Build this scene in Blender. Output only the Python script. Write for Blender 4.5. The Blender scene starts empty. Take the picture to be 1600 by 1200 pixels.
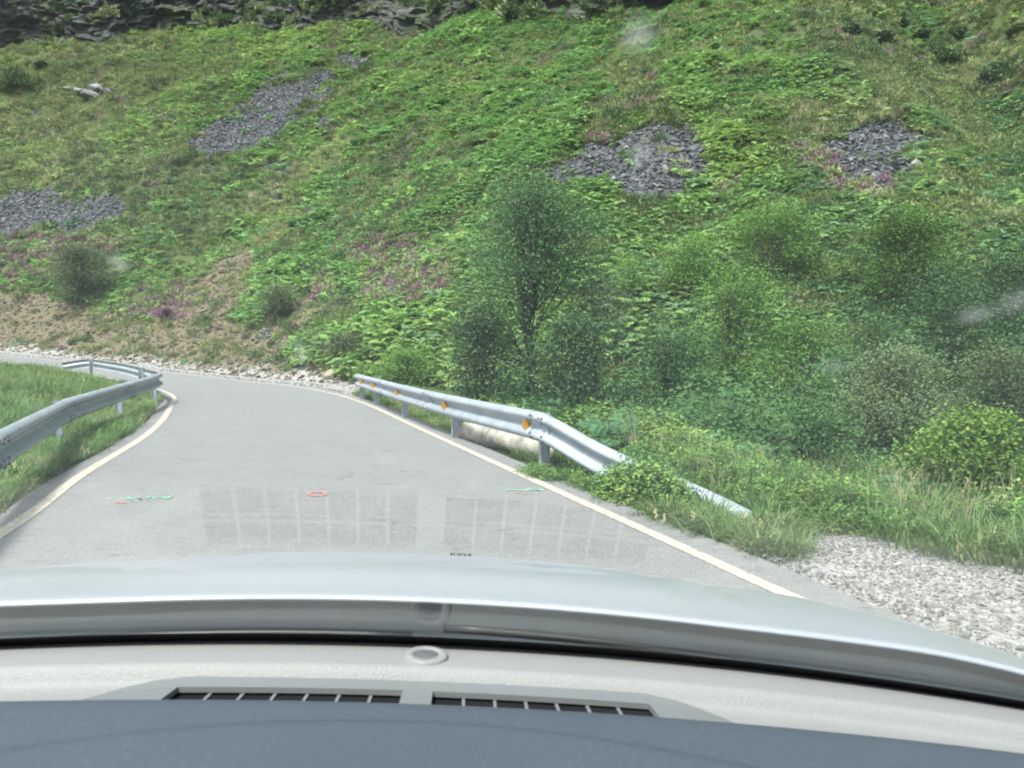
import bpy, bmesh, math, random
import numpy as np
from mathutils import Vector, Matrix

random.seed(7)
RNG = np.random.default_rng(11)
S = bpy.context.scene
COL = S.collection
R = math.radians

# ------------------------------------------------------------------ camera model (photo is 1600 x 1200)
F, CX, CY = 1200.0, 800.0, 600.0
CAM = np.array([0.0, 0.0, 1.35])
PITCH = math.atan(60 / F)
cp, sp = math.cos(PITCH), math.sin(PITCH)

def project(P):
    d = np.asarray(P, float) - CAM
    depth = d[..., 1] * cp - d[..., 2] * sp
    up = d[..., 1] * sp + d[..., 2] * cp
    depth = np.where(np.abs(depth) < 1e-3, 1e-3, depth)
    return np.stack([CX + F * d[..., 0] / depth, CY - F * up / depth, depth], -1)

def ray(px, py):
    a, b = (px - CX) / F, (CY - py) / F
    v = np.array([a, cp + b * sp, -sp + b * cp])
    return v / np.linalg.norm(v)

# ------------------------------------------------------------------ numeric noise
def _h(ix, iy, seed):
    n = (ix.astype(np.int64) * 374761393 + iy.astype(np.int64) * 668265263 + seed * 1442695041) & 0x7fffffff
    n = ((n ^ (n >> 13)) * 1274126177) & 0x7fffffff
    n = n ^ (n >> 16)
    return (n & 0xffff) / 65535.0

def vnoise(x, y, seed=0):
    x = np.asarray(x, float); y = np.asarray(y, float)
    ix, iy = np.floor(x), np.floor(y)
    fx, fy = x - ix, y - iy
    fx = fx * fx * fx * (fx * (fx * 6 - 15) + 10); fy = fy * fy * fy * (fy * (fy * 6 - 15) + 10)
    a, b = _h(ix, iy, seed), _h(ix + 1, iy, seed)
    c, d = _h(ix, iy + 1, seed), _h(ix + 1, iy + 1, seed)
    return (a + (b - a) * fx) * (1 - fy) + (c + (d - c) * fx) * fy

def fbm(x, y, seed=0, oct=4):
    s, a, t = 0, 1.0, 0
    x = np.asarray(x, float); y = np.asarray(y, float)
    for i in range(oct):
        s = s + a * (vnoise(x, y, seed + i * 17) - .5); t += a
        c, n = math.cos(.6), math.sin(.6)
        x, y = (x * c - y * n) * 2.03 + 5.2, (x * n + y * c) * 2.03 + 1.7
        a *= .5
    return s / t * 2

def sstep(a, b, x):
    t = np.clip((np.asarray(x, float) - a) / (b - a), 0, 1)
    return t * t * (3 - 2 * t)

def spline(pts, n):
    P = np.array(pts, float)
    P = np.vstack([2 * P[0] - P[1], P, 2 * P[-1] - P[-2]])
    out = []
    for i in range(1, len(P) - 2):
        for t in np.linspace(0, 1, 16, endpoint=False):
            p0, p1, p2, p3 = P[i - 1:i + 3]
            out.append(.5 * (2 * p1 + (p2 - p0) * t + (2 * p0 - 5 * p1 + 4 * p2 - p3) * t * t + (3 * p1 - p0 - 3 * p2 + p3) * t ** 3))
    out.append(P[-2])
    out = np.array(out)
    s = np.concatenate([[0], np.cumsum(np.linalg.norm(np.diff(out, axis=0), axis=1))])
    q = np.linspace(0, s[-1], n)
    return np.stack([np.interp(q, s, out[:, k]) for k in range(out.shape[1])], 1)

def inpoly(x, y, poly):
    x = np.asarray(x, float); y = np.asarray(y, float)
    ins = np.zeros(x.shape, bool)
    n = len(poly)
    for i in range(n):
        x1, y1 = poly[i]; x2, y2 = poly[(i + 1) % n]
        if y1 == y2: continue
        c = ((y1 > y) != (y2 > y)) & (x < (x2 - x1) * (y - y1) / (y2 - y1) + x1)
        ins ^= c
    return ins

def polydist(x, y, line):
    """unsigned distance to a polyline and the sign (positive on its left side)"""
    x = np.asarray(x, float); y = np.asarray(y, float)
    best = np.full(x.shape, 1e9); sg = np.ones(x.shape)
    for i in range(len(line) - 1):
        ax, ay = line[i][:2]; bx, by = line[i + 1][:2]
        dx, dy = bx - ax, by - ay
        t = np.clip(((x - ax) * dx + (y - ay) * dy) / (dx * dx + dy * dy), 0, 1)
        d = np.hypot(x - ax - t * dx, y - ay - t * dy)
        s = np.sign(dx * (y - ay) - dy * (x - ax))
        m = d < best
        best = np.where(m, d, best); sg = np.where(m, s, sg)
    return best, sg

# ------------------------------------------------------------------ plan of the place
L_EDGE = spline([(-1.3, -3.5), (-2.7, 1.5), (-3.79, 5.6), (-4.55, 7.9), (-5.75, 12), (-7.5, 16.6), (-9.6, 21.3), (-13.3, 26.4), (-20, 33.2), (-33, 40.5), (-60, 46)], 160)
R_EDGE = spline([(3.3, -3.5), (2.6, 1.0), (1.46, 4.38), (-.49, 9.82), (-1.8, 13.5), (-3.0, 16.9), (-4.15, 19.8), (-5.2, 22.0), (-7.0, 24.9), (-9.9, 28.0), (-15.2, 33.2), (-23, 39.2), (-34, 44.4), (-60, 49.6)], 160)
ROADPOLY = [tuple(p) for p in L_EDGE] + [tuple(p) for p in R_EDGE[::-1]]
FOOT = [tuple(p) for p in spline([(-200, 48), (-120, 50), (-60, 53.0), (-34, 47.2), (-23, 41.6), (-15.6, 35.6), (-10.5, 30.6), (-7.0, 27.3), (-2, 25.0), (4, 22.2), (10, 20), (20, 17.5), (36, 13), (70, 2), (120, -12)], 90)]

def base_z(x, y):
    g = np.hypot(x, y)
    z = .00088 * np.clip(g - 20, 0, None) ** 2
    return np.minimum(z, 2.6)

def hill_h(D):
    D = np.clip(D, 0, None)
    h = np.where(D < 7, .80 * D - .12 * np.minimum(D, 3) ** 0, .80 * 7 + .70 * (D - 7))
    return np.clip(np.where(D < 1.2, .55 * D, h - .18), 0, None)

def terrain(x, y, fine=True):
    x = np.asarray(x, float); y = np.asarray(y, float)
    z = base_z(x, y)
    d, sg = polydist(x, y, FOOT)
    D = d * sg
    hill = hill_h(D)
    und = fbm(x / 17, y / 17, 3, 3) * 2.2 + fbm(x / 5.5, y / 5.5, 5, 3) * .95 + fbm(x / 1.9, y / 1.9, 8, 2) * .42
    hill = hill + und * sstep(1, 12, D)
    # side gully that cuts the upper slope and the farther spur behind it
    gx = x - (22.5 + (y - 35) * .40)
    hill = hill - 6.0 * np.exp(-(gx / 4.6) ** 2) * sstep(27, 42, y)
    hill = hill + np.clip(gx - 3, 0, 14) * .45 * sstep(30, 46, y)
    z = z + hill
    # ditch side right of the road
    dr, sr = polydist(x, y, R_EDGE)
    right = (-sr * dr)
    inr = (x > -6) & (D < 3)
    drop = .05 + .55 * sstep(1.2, 4.5, right) + .12 * fbm(x / 2, y / 2, 9, 3)
    drop = drop * (.12 + .88 * sstep(4.6, 8, y))
    z = np.where(inr & (right > 0), z - drop * (1 - sstep(-2, 2.5, D)) * sstep(.0, .8, right), z)
    # inner field, a little mounded
    dl, sl = polydist(x, y, L_EDGE)
    leftd = sl * dl
    m = (leftd > 0) & (D < 0)
    z = np.where(m, z + .10 * sstep(.6, 2.5, leftd) + .05 * fbm(x / 1.5, y / 1.5, 21, 2) * sstep(.3, 1, leftd), z)
    # bed of the road
    ins = inpoly(x, y, ROADPOLY)
    near = np.minimum(dr, dl)
    z = np.where(ins | (near < .30), np.minimum(z, base_z(x, y) - .055), z)
    if fine:
        z = z + np.where(ins | (near < .4), 0, .035 * fbm(x * 1.6, y * 1.6, 31, 2))
    return z

def hillD(x, y):
    d, sg = polydist(x, y, FOOT)
    return d * sg

def hit(px, py):
    """where the sight line through a photo pixel meets the terrain"""
    v = ray(px, py)
    t = np.arange(3, 260, .2)
    P = CAM + t[:, None] * v
    below = P[:, 2] < terrain(P[:, 0], P[:, 1], False)
    i = int(np.argmax(below)) if below.any() else len(t) - 1
    return P[i]

def at(px, dist):
    """ground point in the direction of photo column px at forward distance dist"""
    x = (px - CX) / F * dist
    return x, dist, float(terrain(np.array([x]), np.array([dist]))[0])

# ------------------------------------------------------------------ helpers
def mesh_obj(name, verts, faces, mat=None, parent=None, smooth=False, link=True):
    me = bpy.data.meshes.new(name)
    me.from_pydata([tuple(v) for v in verts], [], faces)
    me.update()
    if smooth:
        me.polygons.foreach_set('use_smooth', [True] * len(me.polygons))
    o = bpy.data.objects.new(name, me)
    for m in (mat if isinstance(mat, (list, tuple)) else [mat]):
        if m: me.materials.append(m)
    if link: COL.objects.link(o)
    if parent: o.parent = parent
    return o

def tag(o, label=None, cat=None, group=None, kind=None):
    if label: o['label'] = label
    if cat: o['category'] = cat
    if group: o['group'] = group
    if kind: o['kind'] = kind
    return o

def empty(name, loc, rot=(0, 0, 0)):
    o = bpy.data.objects.new(name, None)
    o.empty_display_size = .2
    o.location = loc; o.rotation_euler = rot
    COL.objects.link(o)
    return o

class MB:
    def __init__(s): s.v, s.f, s.mi = [], [], []
    def add(s, verts, faces, mi=0):
        b = len(s.v)
        s.v += [tuple(map(float, p)) for p in verts]
        s.f += [tuple(b + i for i in f) for f in faces]
        s.mi += [mi] * len(faces)
    def box(s, c, d, rot=None, mi=0):
        x, y, z = d[0] / 2, d[1] / 2, d[2] / 2
        v = [Vector((sx * x, sy * y, sz * z)) for sx in (-1, 1) for sy in (-1, 1) for sz in (-1, 1)]
        if rot is not None: v = [rot @ p for p in v]
        v = [p + Vector(c) for p in v]
        s.add(v, [(0, 1, 3, 2), (4, 6, 7, 5), (0, 4, 5, 1), (2, 3, 7, 6), (0, 2, 6, 4), (1, 5, 7, 3)], mi)
    def tube(s, pts, rad, n=6, cap=True, mi=0):
        pts = [Vector(p) for p in pts]
        rings = []
        for i, p in enumerate(pts):
            t = (pts[min(i + 1, len(pts) - 1)] - pts[max(i - 1, 0)]).normalized()
            a = t.cross(Vector((0, 0, 1)) if abs(t.z) < .9 else Vector((1, 0, 0))).normalized()
            b = t.cross(a)
            r = rad[i] if hasattr(rad, '__len__') else rad
            rings.append([p + a * (r * math.cos(k * math.tau / n)) + b * (r * math.sin(k * math.tau / n)) for k in range(n)])
        v = [q for rg in rings for q in rg]
        f = [(i * n + k, i * n + (k + 1) % n, (i + 1) * n + (k + 1) % n, (i + 1) * n + k) for i in range(len(pts) - 1) for k in range(n)]
        if cap:
            f += [tuple(range(n - 1, -1, -1)), tuple((len(pts) - 1) * n + k for k in range(n))]
        s.add(v, f, mi)
    def build(s, name, mat, parent=None, smooth=False, link=True):
        o = mesh_obj(name, s.v, s.f, mat, parent, smooth, link)
        if any(s.mi): o.data.polygons.foreach_set('material_index', s.mi)
        return o

def grid_obj(name, P, mat, parent=None, smooth=True, skip=None, solid=0):
    """P: (n, m, 3) array"""
    n, m = P.shape[:2]
    f = [(i * m + j, i * m + j + 1, (i + 1) * m + j + 1, (i + 1) * m + j) for i in range(n - 1) for j in range(m - 1) if not (skip and skip(i, j))]
    o = mesh_obj(name, P.reshape(-1, 3), f, mat, parent, smooth)
    if solid:
        md = o.modifiers.new('thick', 'SOLIDIFY'); md.thickness = abs(solid); md.offset = -1 if solid > 0 else 1
    return o

# ------------------------------------------------------------------ materials
def new_mat(name):
    m = bpy.data.materials.new(name); m.use_nodes = True
    nt = m.node_tree
    for n in list(nt.nodes): nt.nodes.remove(n)
    out = nt.nodes.new('ShaderNodeOutputMaterial')
    return m, nt, out

def N(nt, t, **kw):
    n = nt.nodes.new('ShaderNode' + t)
    for k, v in kw.items():
        if k == 'op': n.operation = v
        elif k == 'inp':
            for a, b in v.items(): n.inputs[a].default_value = b
        else: setattr(n, k, v)
    return n

def ramp(nt, stops, fac=None, interp='LINEAR'):
    r = nt.nodes.new('ShaderNodeValToRGB'); r.color_ramp.interpolation = interp
    e = r.color_ramp.elements
    while len(e) < len(stops): e.new(.5)
    for el, (p, c) in zip(e, stops):
        el.position = p; el.color = (*c, 1) if len(c) == 3 else c
    if fac is not None: nt.links.new(fac, r.inputs[0])
    return r

def noise(nt, scale, detail=4, rough=.55, vec=None, dist=0):
    n = nt.nodes.new('ShaderNodeTexNoise')
    n.inputs['Scale'].default_value = scale; n.inputs['Detail'].default_value = detail
    n.inputs['Roughness'].default_value = rough; n.inputs['Distortion'].default_value = dist
    if vec is not None: nt.links.new(vec, n.inputs['Vector'])
    return n

def mixc(nt, fac, a, b, mode='MIX'):
    m = nt.nodes.new('ShaderNodeMix'); m.data_type = 'RGBA'; m.blend_type = mode
    for s, v in ((m.inputs[0], fac), (m.inputs[6], a), (m.inputs[7], b)):
        if isinstance(v, (int, float)): s.default_value = v
        elif isinstance(v, tuple): s.default_value = (*v, 1) if len(v) == 3 else v
        else: nt.links.new(v, s)
    return m.outputs[2]

def bump(nt, h, strength=.3, dist=.02):
    b = nt.nodes.new('ShaderNodeBump'); b.inputs['Strength'].default_value = strength; b.inputs['Distance'].default_value = dist
    nt.links.new(h, b.inputs['Height'])
    return b.outputs[0]

def princ(nt, out, color, rough=.6, spec=.4, metal=0, coat=0, normal=None):
    p = nt.nodes.new('ShaderNodeBsdfPrincipled')
    if isinstance(color, tuple): p.inputs['Base Color'].default_value = (*color, 1)
    else: nt.links.new(color, p.inputs['Base Color'])
    if isinstance(rough, (int, float)): p.inputs['Roughness'].default_value = rough
    else: nt.links.new(rough, p.inputs['Roughness'])
    p.inputs['Specular IOR Level'].default_value = spec
    p.inputs['Metallic'].default_value = metal
    p.inputs['Coat Weight'].default_value = coat
    p.inputs['Coat Roughness'].default_value = .06
    if normal is not None: nt.links.new(normal, p.inputs['Normal'])
    if out is not None: nt.links.new(p.outputs[0], out.inputs[0])
    return p

def objco(nt):
    return nt.nodes.new('ShaderNodeTexCoord').outputs['Object']

def simple_mat(name, color, rough=.6, spec=.4, metal=0, coat=0, var=.25, scale=6, bumps=0, bscale=60):
    m, nt, out = new_mat(name)
    co = objco(nt)
    n = noise(nt, scale, 5, .6, co)
    dark = tuple(c * (1 - var) for c in color); light = tuple(min(1, c * (1 + var)) for c in color)
    r = ramp(nt, [(.3, dark), (.7, light)], n.outputs['Fac'])
    nb = bump(nt, noise(nt, bscale, 3, .6, co).outputs['Fac'], bumps, .005) if bumps else None
    princ(nt, out, r.outputs[0], rough, spec, metal, coat, nb)
    return m

def foliage(name, cols, dry=None, trans=.35, rough=.55):
    """leaf material: species colours vary by island, by plant and by the plants' own 'tint' value"""
    m, nt, out = new_mat(name)
    geo = nt.nodes.new('ShaderNodeNewGeometry')
    oi = nt.nodes.new('ShaderNodeObjectInfo')
    r1 = ramp(nt, [(i / (len(cols) - 1), c) for i, c in enumerate(cols)], geo.outputs['Random Per Island'])
    col = r1.outputs[0]
    if dry is not None:
        a = nt.nodes.new('ShaderNodeAttribute'); a.attribute_type = 'INSTANCER'; a.attribute_name = 'tint'
        col = mixc(nt, a.outputs['Fac'], col, dry)  # drier, paler colour; tint also uses it to paint a sunlit slope
    hs = nt.nodes.new('ShaderNodeHueSaturation')
    mr = N(nt, 'MapRange', inp={1: 0, 2: 1, 3: .72, 4: 1.30})
    nt.links.new(oi.outputs['Random'], mr.inputs[0]); nt.links.new(mr.outputs[0], hs.inputs['Value'])
    nt.links.new(col, hs.inputs['Color'])
    p = princ(nt, None, hs.outputs[0], rough, .12)
    t = nt.nodes.new('ShaderNodeBsdfTranslucent'); nt.links.new(hs.outputs[0], t.inputs[0])
    mx = nt.nodes.new('ShaderNodeMixShader'); mx.inputs[0].default_value = trans
    nt.links.new(p.outputs[0], mx.inputs[1]); nt.links.new(t.outputs[0], mx.inputs[2]); nt.links.new(mx.outputs[0], out.inputs[0])
    return m

def stone_mat(name, stops, rough=.8):
    m, nt, out = new_mat(name)
    oi = nt.nodes.new('ShaderNodeObjectInfo')
    co = objco(nt)
    r = ramp(nt, stops, oi.outputs['Random'])
    n = noise(nt, 4, 5, .65, co)
    c = mixc(nt, n.outputs['Fac'], r.outputs[0], tuple(x * .55 for x in stops[len(stops) // 2][1]))
    princ(nt, out, c, rough, .3, normal=bump(nt, noise(nt, 9, 4, .7, co).outputs['Fac'], .5, .05))
    return m

M = {}
M['fern'] = foliage('bracken', [(0.088, 0.188, 0.054), (0.134, 0.264, 0.072), (0.166, 0.318, 0.093), (0.221, 0.363, 0.115)], dry=(0.298, 0.397, 0.118), trans=.32)
M['fern2'] = foliage('bracken_cool', [(0.053, 0.134, 0.079), (0.082, 0.184, 0.097), (0.110, 0.231, 0.109), (0.162, 0.282, 0.131)], dry=(0.222, 0.282, 0.123), trans=.3)
M['heath'] = foliage('heath', [(0.084, 0.126, 0.062), (0.130, 0.183, 0.079), (0.168, 0.212, 0.099), (0.206, 0.237, 0.129)], dry=(0.311, 0.339, 0.153), trans=.2)
M['gorse'] = foliage('gorse', [(0.054, 0.090, 0.038), (0.072, 0.120, 0.048), (0.094, 0.150, 0.060)], dry=(0.120, 0.156, 0.072), trans=.15)
M['heather'] = foliage('heather_bloom', [(0.278, 0.111, 0.248), (0.138, 0.106, 0.079), (0.256, 0.128, 0.211), (0.341, 0.159, 0.305), (0.128, 0.128, 0.063)], dry=(0.213, 0.170, 0.136), trans=.2)
M['grass'] = foliage('grass', [(0.080, 0.159, 0.044), (0.112, 0.198, 0.063), (0.145, 0.229, 0.085), (0.178, 0.238, 0.113)], dry=(0.281, 0.300, 0.138), trans=.4)
M['straw'] = foliage('straw', [(.30, .27, .15), (.38, .34, .2), (.26, .27, .13)], dry=(.42, .38, .24), trans=.3)
M['moss'] = foliage('moss', [(0.070, 0.102, 0.039), (0.109, 0.151, 0.054), (0.156, 0.189, 0.075)], dry=(0.265, 0.287, 0.113), trans=.2)
M['bramble'] = foliage('bramble', [(0.065, 0.142, 0.042), (0.096, 0.194, 0.054), (0.150, 0.263, 0.066), (0.215, 0.307, 0.090)], dry=(0.236, 0.307, 0.085), trans=.3)
M['willow'] = foliage('willow_leaf', [(0.071, 0.107, 0.054), (0.095, 0.134, 0.066), (0.119, 0.157, 0.077), (0.138, 0.171, 0.089)], trans=.3)
M['alder'] = foliage('alder_leaf', [(0.044, 0.090, 0.044), (0.063, 0.121, 0.053), (0.081, 0.144, 0.060), (0.098, 0.161, 0.069)], trans=.28)
M['hazel'] = foliage('hazel_leaf', [(0.061, 0.129, 0.034), (0.089, 0.179, 0.040), (0.127, 0.227, 0.050), (0.166, 0.265, 0.068)], trans=.32)
M['sapling'] = foliage('sapling_leaf', [(0.052, 0.111, 0.044), (0.072, 0.141, 0.053), (0.093, 0.166, 0.062)], trans=.3)
M['brier'] = foliage('brier_leaf', [(0.047, 0.103, 0.021), (0.080, 0.151, 0.028), (0.119, 0.192, 0.039), (0.159, 0.206, 0.056)], trans=.35)
M['flower'] = simple_mat('white_bloom', (.75, .75, .68), .7)
M['bark'] = simple_mat('bark', (.055, .048, .04), .9, .2, var=.5, scale=20, bumps=.4)
M['scree'] = stone_mat('slate_stone', [(0, (.045, .048, .055)), (.5, (.09, .095, .103)), (.85, (.14, .145, .15)), (1, (.24, .245, .245))])
M['rubble'] = stone_mat('rubble_stone', [(0, (0.045, 0.039, 0.026)), (.45, (0.093, 0.078, 0.050)), (.8, (0.148, 0.127, 0.085)), (1, (0.267, 0.242, 0.172))])
M['gravel'] = stone_mat('gravel_stone', [(0, (0.093, 0.088, 0.088)), (.4, (0.206, 0.198, 0.196)), (.8, (0.300, 0.291, 0.287)), (1, (0.465, 0.454, 0.444))])
M['white_rock'] = stone_mat('pale_rock', [(0, (.26, .26, .25)), (1, (.34, .34, .33))])
M['tan_rock'] = stone_mat('tan_rock', [(0, (.27, .24, .18)), (1, (.33, .29, .21))])
M['slab'] = stone_mat('slab_rock', [(0, (0.121, 0.121, 0.121)), (1, (0.231, 0.231, 0.226))])

def ground_mat():
    m, nt, out = new_mat('soil_and_moss')
    co = objco(nt)
    att = nt.nodes.new('ShaderNodeAttribute'); att.attribute_name = 'zone'
    sep = nt.nodes.new('ShaderNodeSeparateColor'); nt.links.new(att.outputs['Color'], sep.inputs[0])
    n1 = noise(nt, .35, 6, .6, co); n2 = noise(nt, 3.5, 6, .65, co); n3 = noise(nt, 28, 4, .6, co)
    green = ramp(nt, [(.30, (.030, .050, .018)), (.5, (.055, .085, .028)), (.7, (.09, .11, .04))], n1.outputs['Fac'])
    g2 = mixc(nt, n2.outputs['Fac'], green.outputs[0], (.06, .07, .032))
    stone = ramp(nt, [(.3, (0.046, 0.034, 0.018)), (.5, (0.085, 0.066, 0.036)), (.68, (0.131, 0.108, 0.060))], n2.outputs['Fac'])
    st2 = mixc(nt, .5, stone.outputs[0], ramp(nt, [(.3, (.055, .046, .032)), (.7, (.225, .20, .145))], n3.outputs['Fac']).outputs[0])
    slate = ramp(nt, [(.3, (.025, .026, .028)), (.7, (.08, .083, .087))], n3.outputs['Fac'])
    grav = ramp(nt, [(.25, (0.108, 0.101, 0.095)), (.5, (0.243, 0.232, 0.223)), (.75, (0.392, 0.381, 0.365))], n3.outputs['Fac'])
    c = mixc(nt, sep.outputs[0], g2, st2)
    c = mixc(nt, sep.outputs[1], c, slate.outputs[0])
    c = mixc(nt, sep.outputs[2], c, grav.outputs[0])
    hb = mixc(nt, .5, n2.outputs['Fac'], n3.outputs['Fac'])
    princ(nt, out, c, .95, .15, normal=bump(nt, hb, .6, .08))
    return m

def road_mat():
    m, nt, out = new_mat('asphalt')
    co = objco(nt)
    big = noise(nt, .45, 5, .6, co); mid = noise(nt, 3.0, 6, .65, co); fine = noise(nt, 90, 3, .7, co)
    vor = nt.nodes.new('ShaderNodeTexVoronoi'); vor.inputs['Scale'].default_value = 130; nt.links.new(co, vor.inputs['Vector'])
    base = ramp(nt, [(.3, (0.118, 0.119, 0.120)), (.7, (0.161, 0.161, 0.159))], big.outputs['Fac'])
    b2 = mixc(nt, .35, base.outputs[0], ramp(nt, [(.35, (0.102, 0.104, 0.106)), (.65, (0.177, 0.175, 0.173))], mid.outputs['Fac']).outputs[0])
    gr = ramp(nt, [(.0, (0.067, 0.067, 0.068)), (.42, (0.148, 0.148, 0.148)), (.62, (0.178, 0.176, 0.174)), (1, (0.311, 0.303, 0.296))], vor.outputs['Color'])
    b3 = mixc(nt, .6, b2, gr.outputs[0])
    # dark scuffs drawn out along the way of travel
    mp = nt.nodes.new('ShaderNodeMapping'); mp.inputs['Scale'].default_value = (1.3, 5.5, 1); mp.inputs['Rotation'].default_value = (0, 0, R(-8)); nt.links.new(co, mp.inputs['Vector'])
    sc = noise(nt, 1.6, 6, .75, mp.outputs[0])
    scf = ramp(nt, [(.57, (0, 0, 0)), (.70, (1, 1, 1))], sc.outputs['Fac'])
    b4 = mixc(nt, scf.outputs[0], b3, (.085, .082, .08))
    mp2 = nt.nodes.new('ShaderNodeMapping'); mp2.inputs['Scale'].default_value = (2.2, .8, 1); mp2.inputs['Location'].default_value = (3, 7, 0); nt.links.new(co, mp2.inputs['Vector'])
    pl = ramp(nt, [(.52, (0, 0, 0)), (.80, (.45, .45, .45))], noise(nt, 1.1, 5, .6, mp2.outputs[0]).outputs['Fac'])
    b5 = mixc(nt, pl.outputs[0], b4, (.20, .198, .19))
    # fine cracks
    vc = nt.nodes.new('ShaderNodeTexVoronoi'); vc.feature = 'DISTANCE_TO_EDGE'; vc.inputs['Scale'].default_value = .8
    wn = noise(nt, 2.5, 5, .7, co)
    wv = mixc(nt, .25, co, wn.outputs['Color']); nt.links.new(wv, vc.inputs['Vector'])
    cr = ramp(nt, [(.0, (.8, .8, .8)), (.010, (0, 0, 0))], vc.outputs['Distance'])
    brk = ramp(nt, [(.52, (0, 0, 0)), (.62, (1, 1, 1))], noise(nt, .7, 3, .5, co).outputs['Fac'])
    crm = mixc(nt, 1, cr.outputs[0], brk.outputs[0], 'MULTIPLY')
    b6 = mixc(nt, crm, b5, (.08, .08, .08))
    princ(nt, out, b6, .82, .35, normal=bump(nt, vor.outputs['Distance'], .5, .004))
    return m

def paint_mat(name, color, wear=.5):
    m, nt, out = new_mat(name)
    co = objco(nt)
    w = ramp(nt, [(wear - .1, (0, 0, 0)), (wear + .12, (1, 1, 1))], noise(nt, 26, 6, .75, co).outputs['Fac'])
    s = noise(nt, 2.2, 4, .6, co)
    dirt = tuple(c * .78 for c in color)
    c0 = mixc(nt, s.outputs['Fac'], color, dirt)
    princ(nt, out, mixc(nt, w.outputs[0], c0, (.16, .157, .15)), .75, .3)
    return m

def galv_mat():
    m, nt, out = new_mat('galvanised_steel')
    co = objco(nt)
    n = noise(nt, 3, 6, .65, co); f = noise(nt, 40, 4, .6, co)
    mp = nt.nodes.new('ShaderNodeMapping'); mp.inputs['Scale'].default_value = (9, 9, .8); nt.links.new(co, mp.inputs['Vector'])
    st = noise(nt, 2.2, 5, .7, mp.outputs[0])
    c = ramp(nt, [(.3, (0.246, 0.275, 0.310)), (.7, (0.356, 0.388, 0.428))], n.outputs['Fac'])
    c2 = mixc(nt, ramp(nt, [(.56, (0, 0, 0)), (.72, (.6, .6, .6))], st.outputs['Fac']).outputs[0], c.outputs[0], (.20, .20, .19))
    rr = ramp(nt, [(.3, (.38, .38, .38)), (.7, (.55, .55, .55))], f.outputs['Fac'])
    princ(nt, out, c2, rr.outputs[0], .5, .35)
    return m

def cliff_mat():
    m, nt, out = new_mat('slate_cliff')
    co = objco(nt)
    mp = nt.nodes.new('ShaderNodeMapping'); mp.inputs['Scale'].default_value = (.25, .25, 1.6); mp.inputs['Rotation'].default_value = (R(6), R(8), 0); nt.links.new(co, mp.inputs['Vector'])
    n = noise(nt, 1.6, 8, .7, mp.outputs[0], .6); b = noise(nt, .25, 4, .6, co)
    c = ramp(nt, [(.32, (0.023, 0.024, 0.024)), (.5, (0.056, 0.058, 0.056)), (.62, (0.099, 0.099, 0.096)), (.75, (0.172, 0.168, 0.158))], n.outputs['Fac'])
    moss = ramp(nt, [(.48, (0, 0, 0)), (.6, (.8, .8, .8))], b.outputs['Fac'])
    c2 = mixc(nt, moss.outputs[0], c.outputs[0], (.055, .075, .03))
    princ(nt, out, c2, .85, .3, normal=bump(nt, n.outputs['Fac'], .9, .5))
    return m

M['ground'] = ground_mat(); M['road'] = road_mat()
M['line'] = paint_mat('road_paint', (0.504, 0.456, 0.354), .52)
M['spray_green'] = paint_mat('spray_green', (.16, .62, .36), .52)
M['spray_red'] = paint_mat('spray_red', (.75, .16, .15), .52)
M['galv'] = galv_mat(); M['cliff'] = cliff_mat()
M['orange'] = simple_mat('reflector_amber', (.40, .20, .025), .3, .6, var=.1)
M['dark_steel'] = simple_mat('bolt_steel', (.10, .105, .11), .5, .5, .5)
M['pipe'] = simple_mat('weathered_concrete', (.27, .255, .22), .9, .2, var=.55, scale=5, bumps=.5)
M['dark'] = simple_mat('dark_void', (.010, .010, .011), .9, .1)

# ------------------------------------------------------------------ terrain sheet
SCREE = [
    [(430, 122), (520, 113), (515, 160), (470, 190), (422, 225), (345, 247), (292, 238), (330, 198), (390, 150)],
    [(-20, 315), (40, 300), (90, 284), (112, 330), (100, 358), (-20, 368)],
    [(120, 318), (190, 296), (210, 325), (150, 362), (103, 368)],
    [(930, 222), (960, 205), (1040, 190), (1110, 212), (1122, 262), (1075, 308), (990, 312), (890, 288), (822, 266), (900, 248)],
    [(1285, 228), (1390, 188), (1470, 212), (1420, 245), (1400, 296), (1310, 304), (1290, 262)],
]
SMALL = [(445, 268, 20), (430, 315, 26), (440, 322, 16), (262, 186, 18), (95, 215, 12), (1098, 128, 14), (610, 455, 22), (640, 440, 14), (1124, 327, 16), (512, 197, 16), (555, 100, 24), (60, 180, 12), (280, 190, 14), (330, 266, 12), (425, 530, 14)]
BANK = [(-60, 440), (60, 462), (130, 478), (230, 503), (300, 452), (340, 405), (400, 388), (412, 430), (372, 500), (395, 520), (470, 455), (520, 452), (505, 500), (440, 560), (545, 585), (510, 612), (240, 588), (-60, 570)]
HEATHER = [[(0, 365), (210, 370), (120, 425), (-40, 445)], [(510, 390), (600, 372), (735, 368), (700, 432), (560, 440)], [(215, 455), (330, 430), (300, 492), (200, 497)],
           [(560, 440), (690, 440), (700, 475), (570, 470)], [(1245, 232), (1300, 232), (1300, 290), (1250, 262)], [(900, 205), (950, 200), (950, 220), (900, 225)], [(470, 440), (530, 430), (540, 470), (500, 475)],
           [(1300, 275), (1390, 282), (1380, 318), (1300, 312)], [(1130, 258), (1170, 270), (1140, 300), (1110, 290)]]
DRY = [[(1180, 170), (1330, 165), (1420, 190), (1330, 210), (1270, 235)], [(960, 162), (990, 162), (990, 180), (955, 180)], [(560, 180), (480, 330), (420, 380), (370, 330), (470, 250)]]

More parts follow.
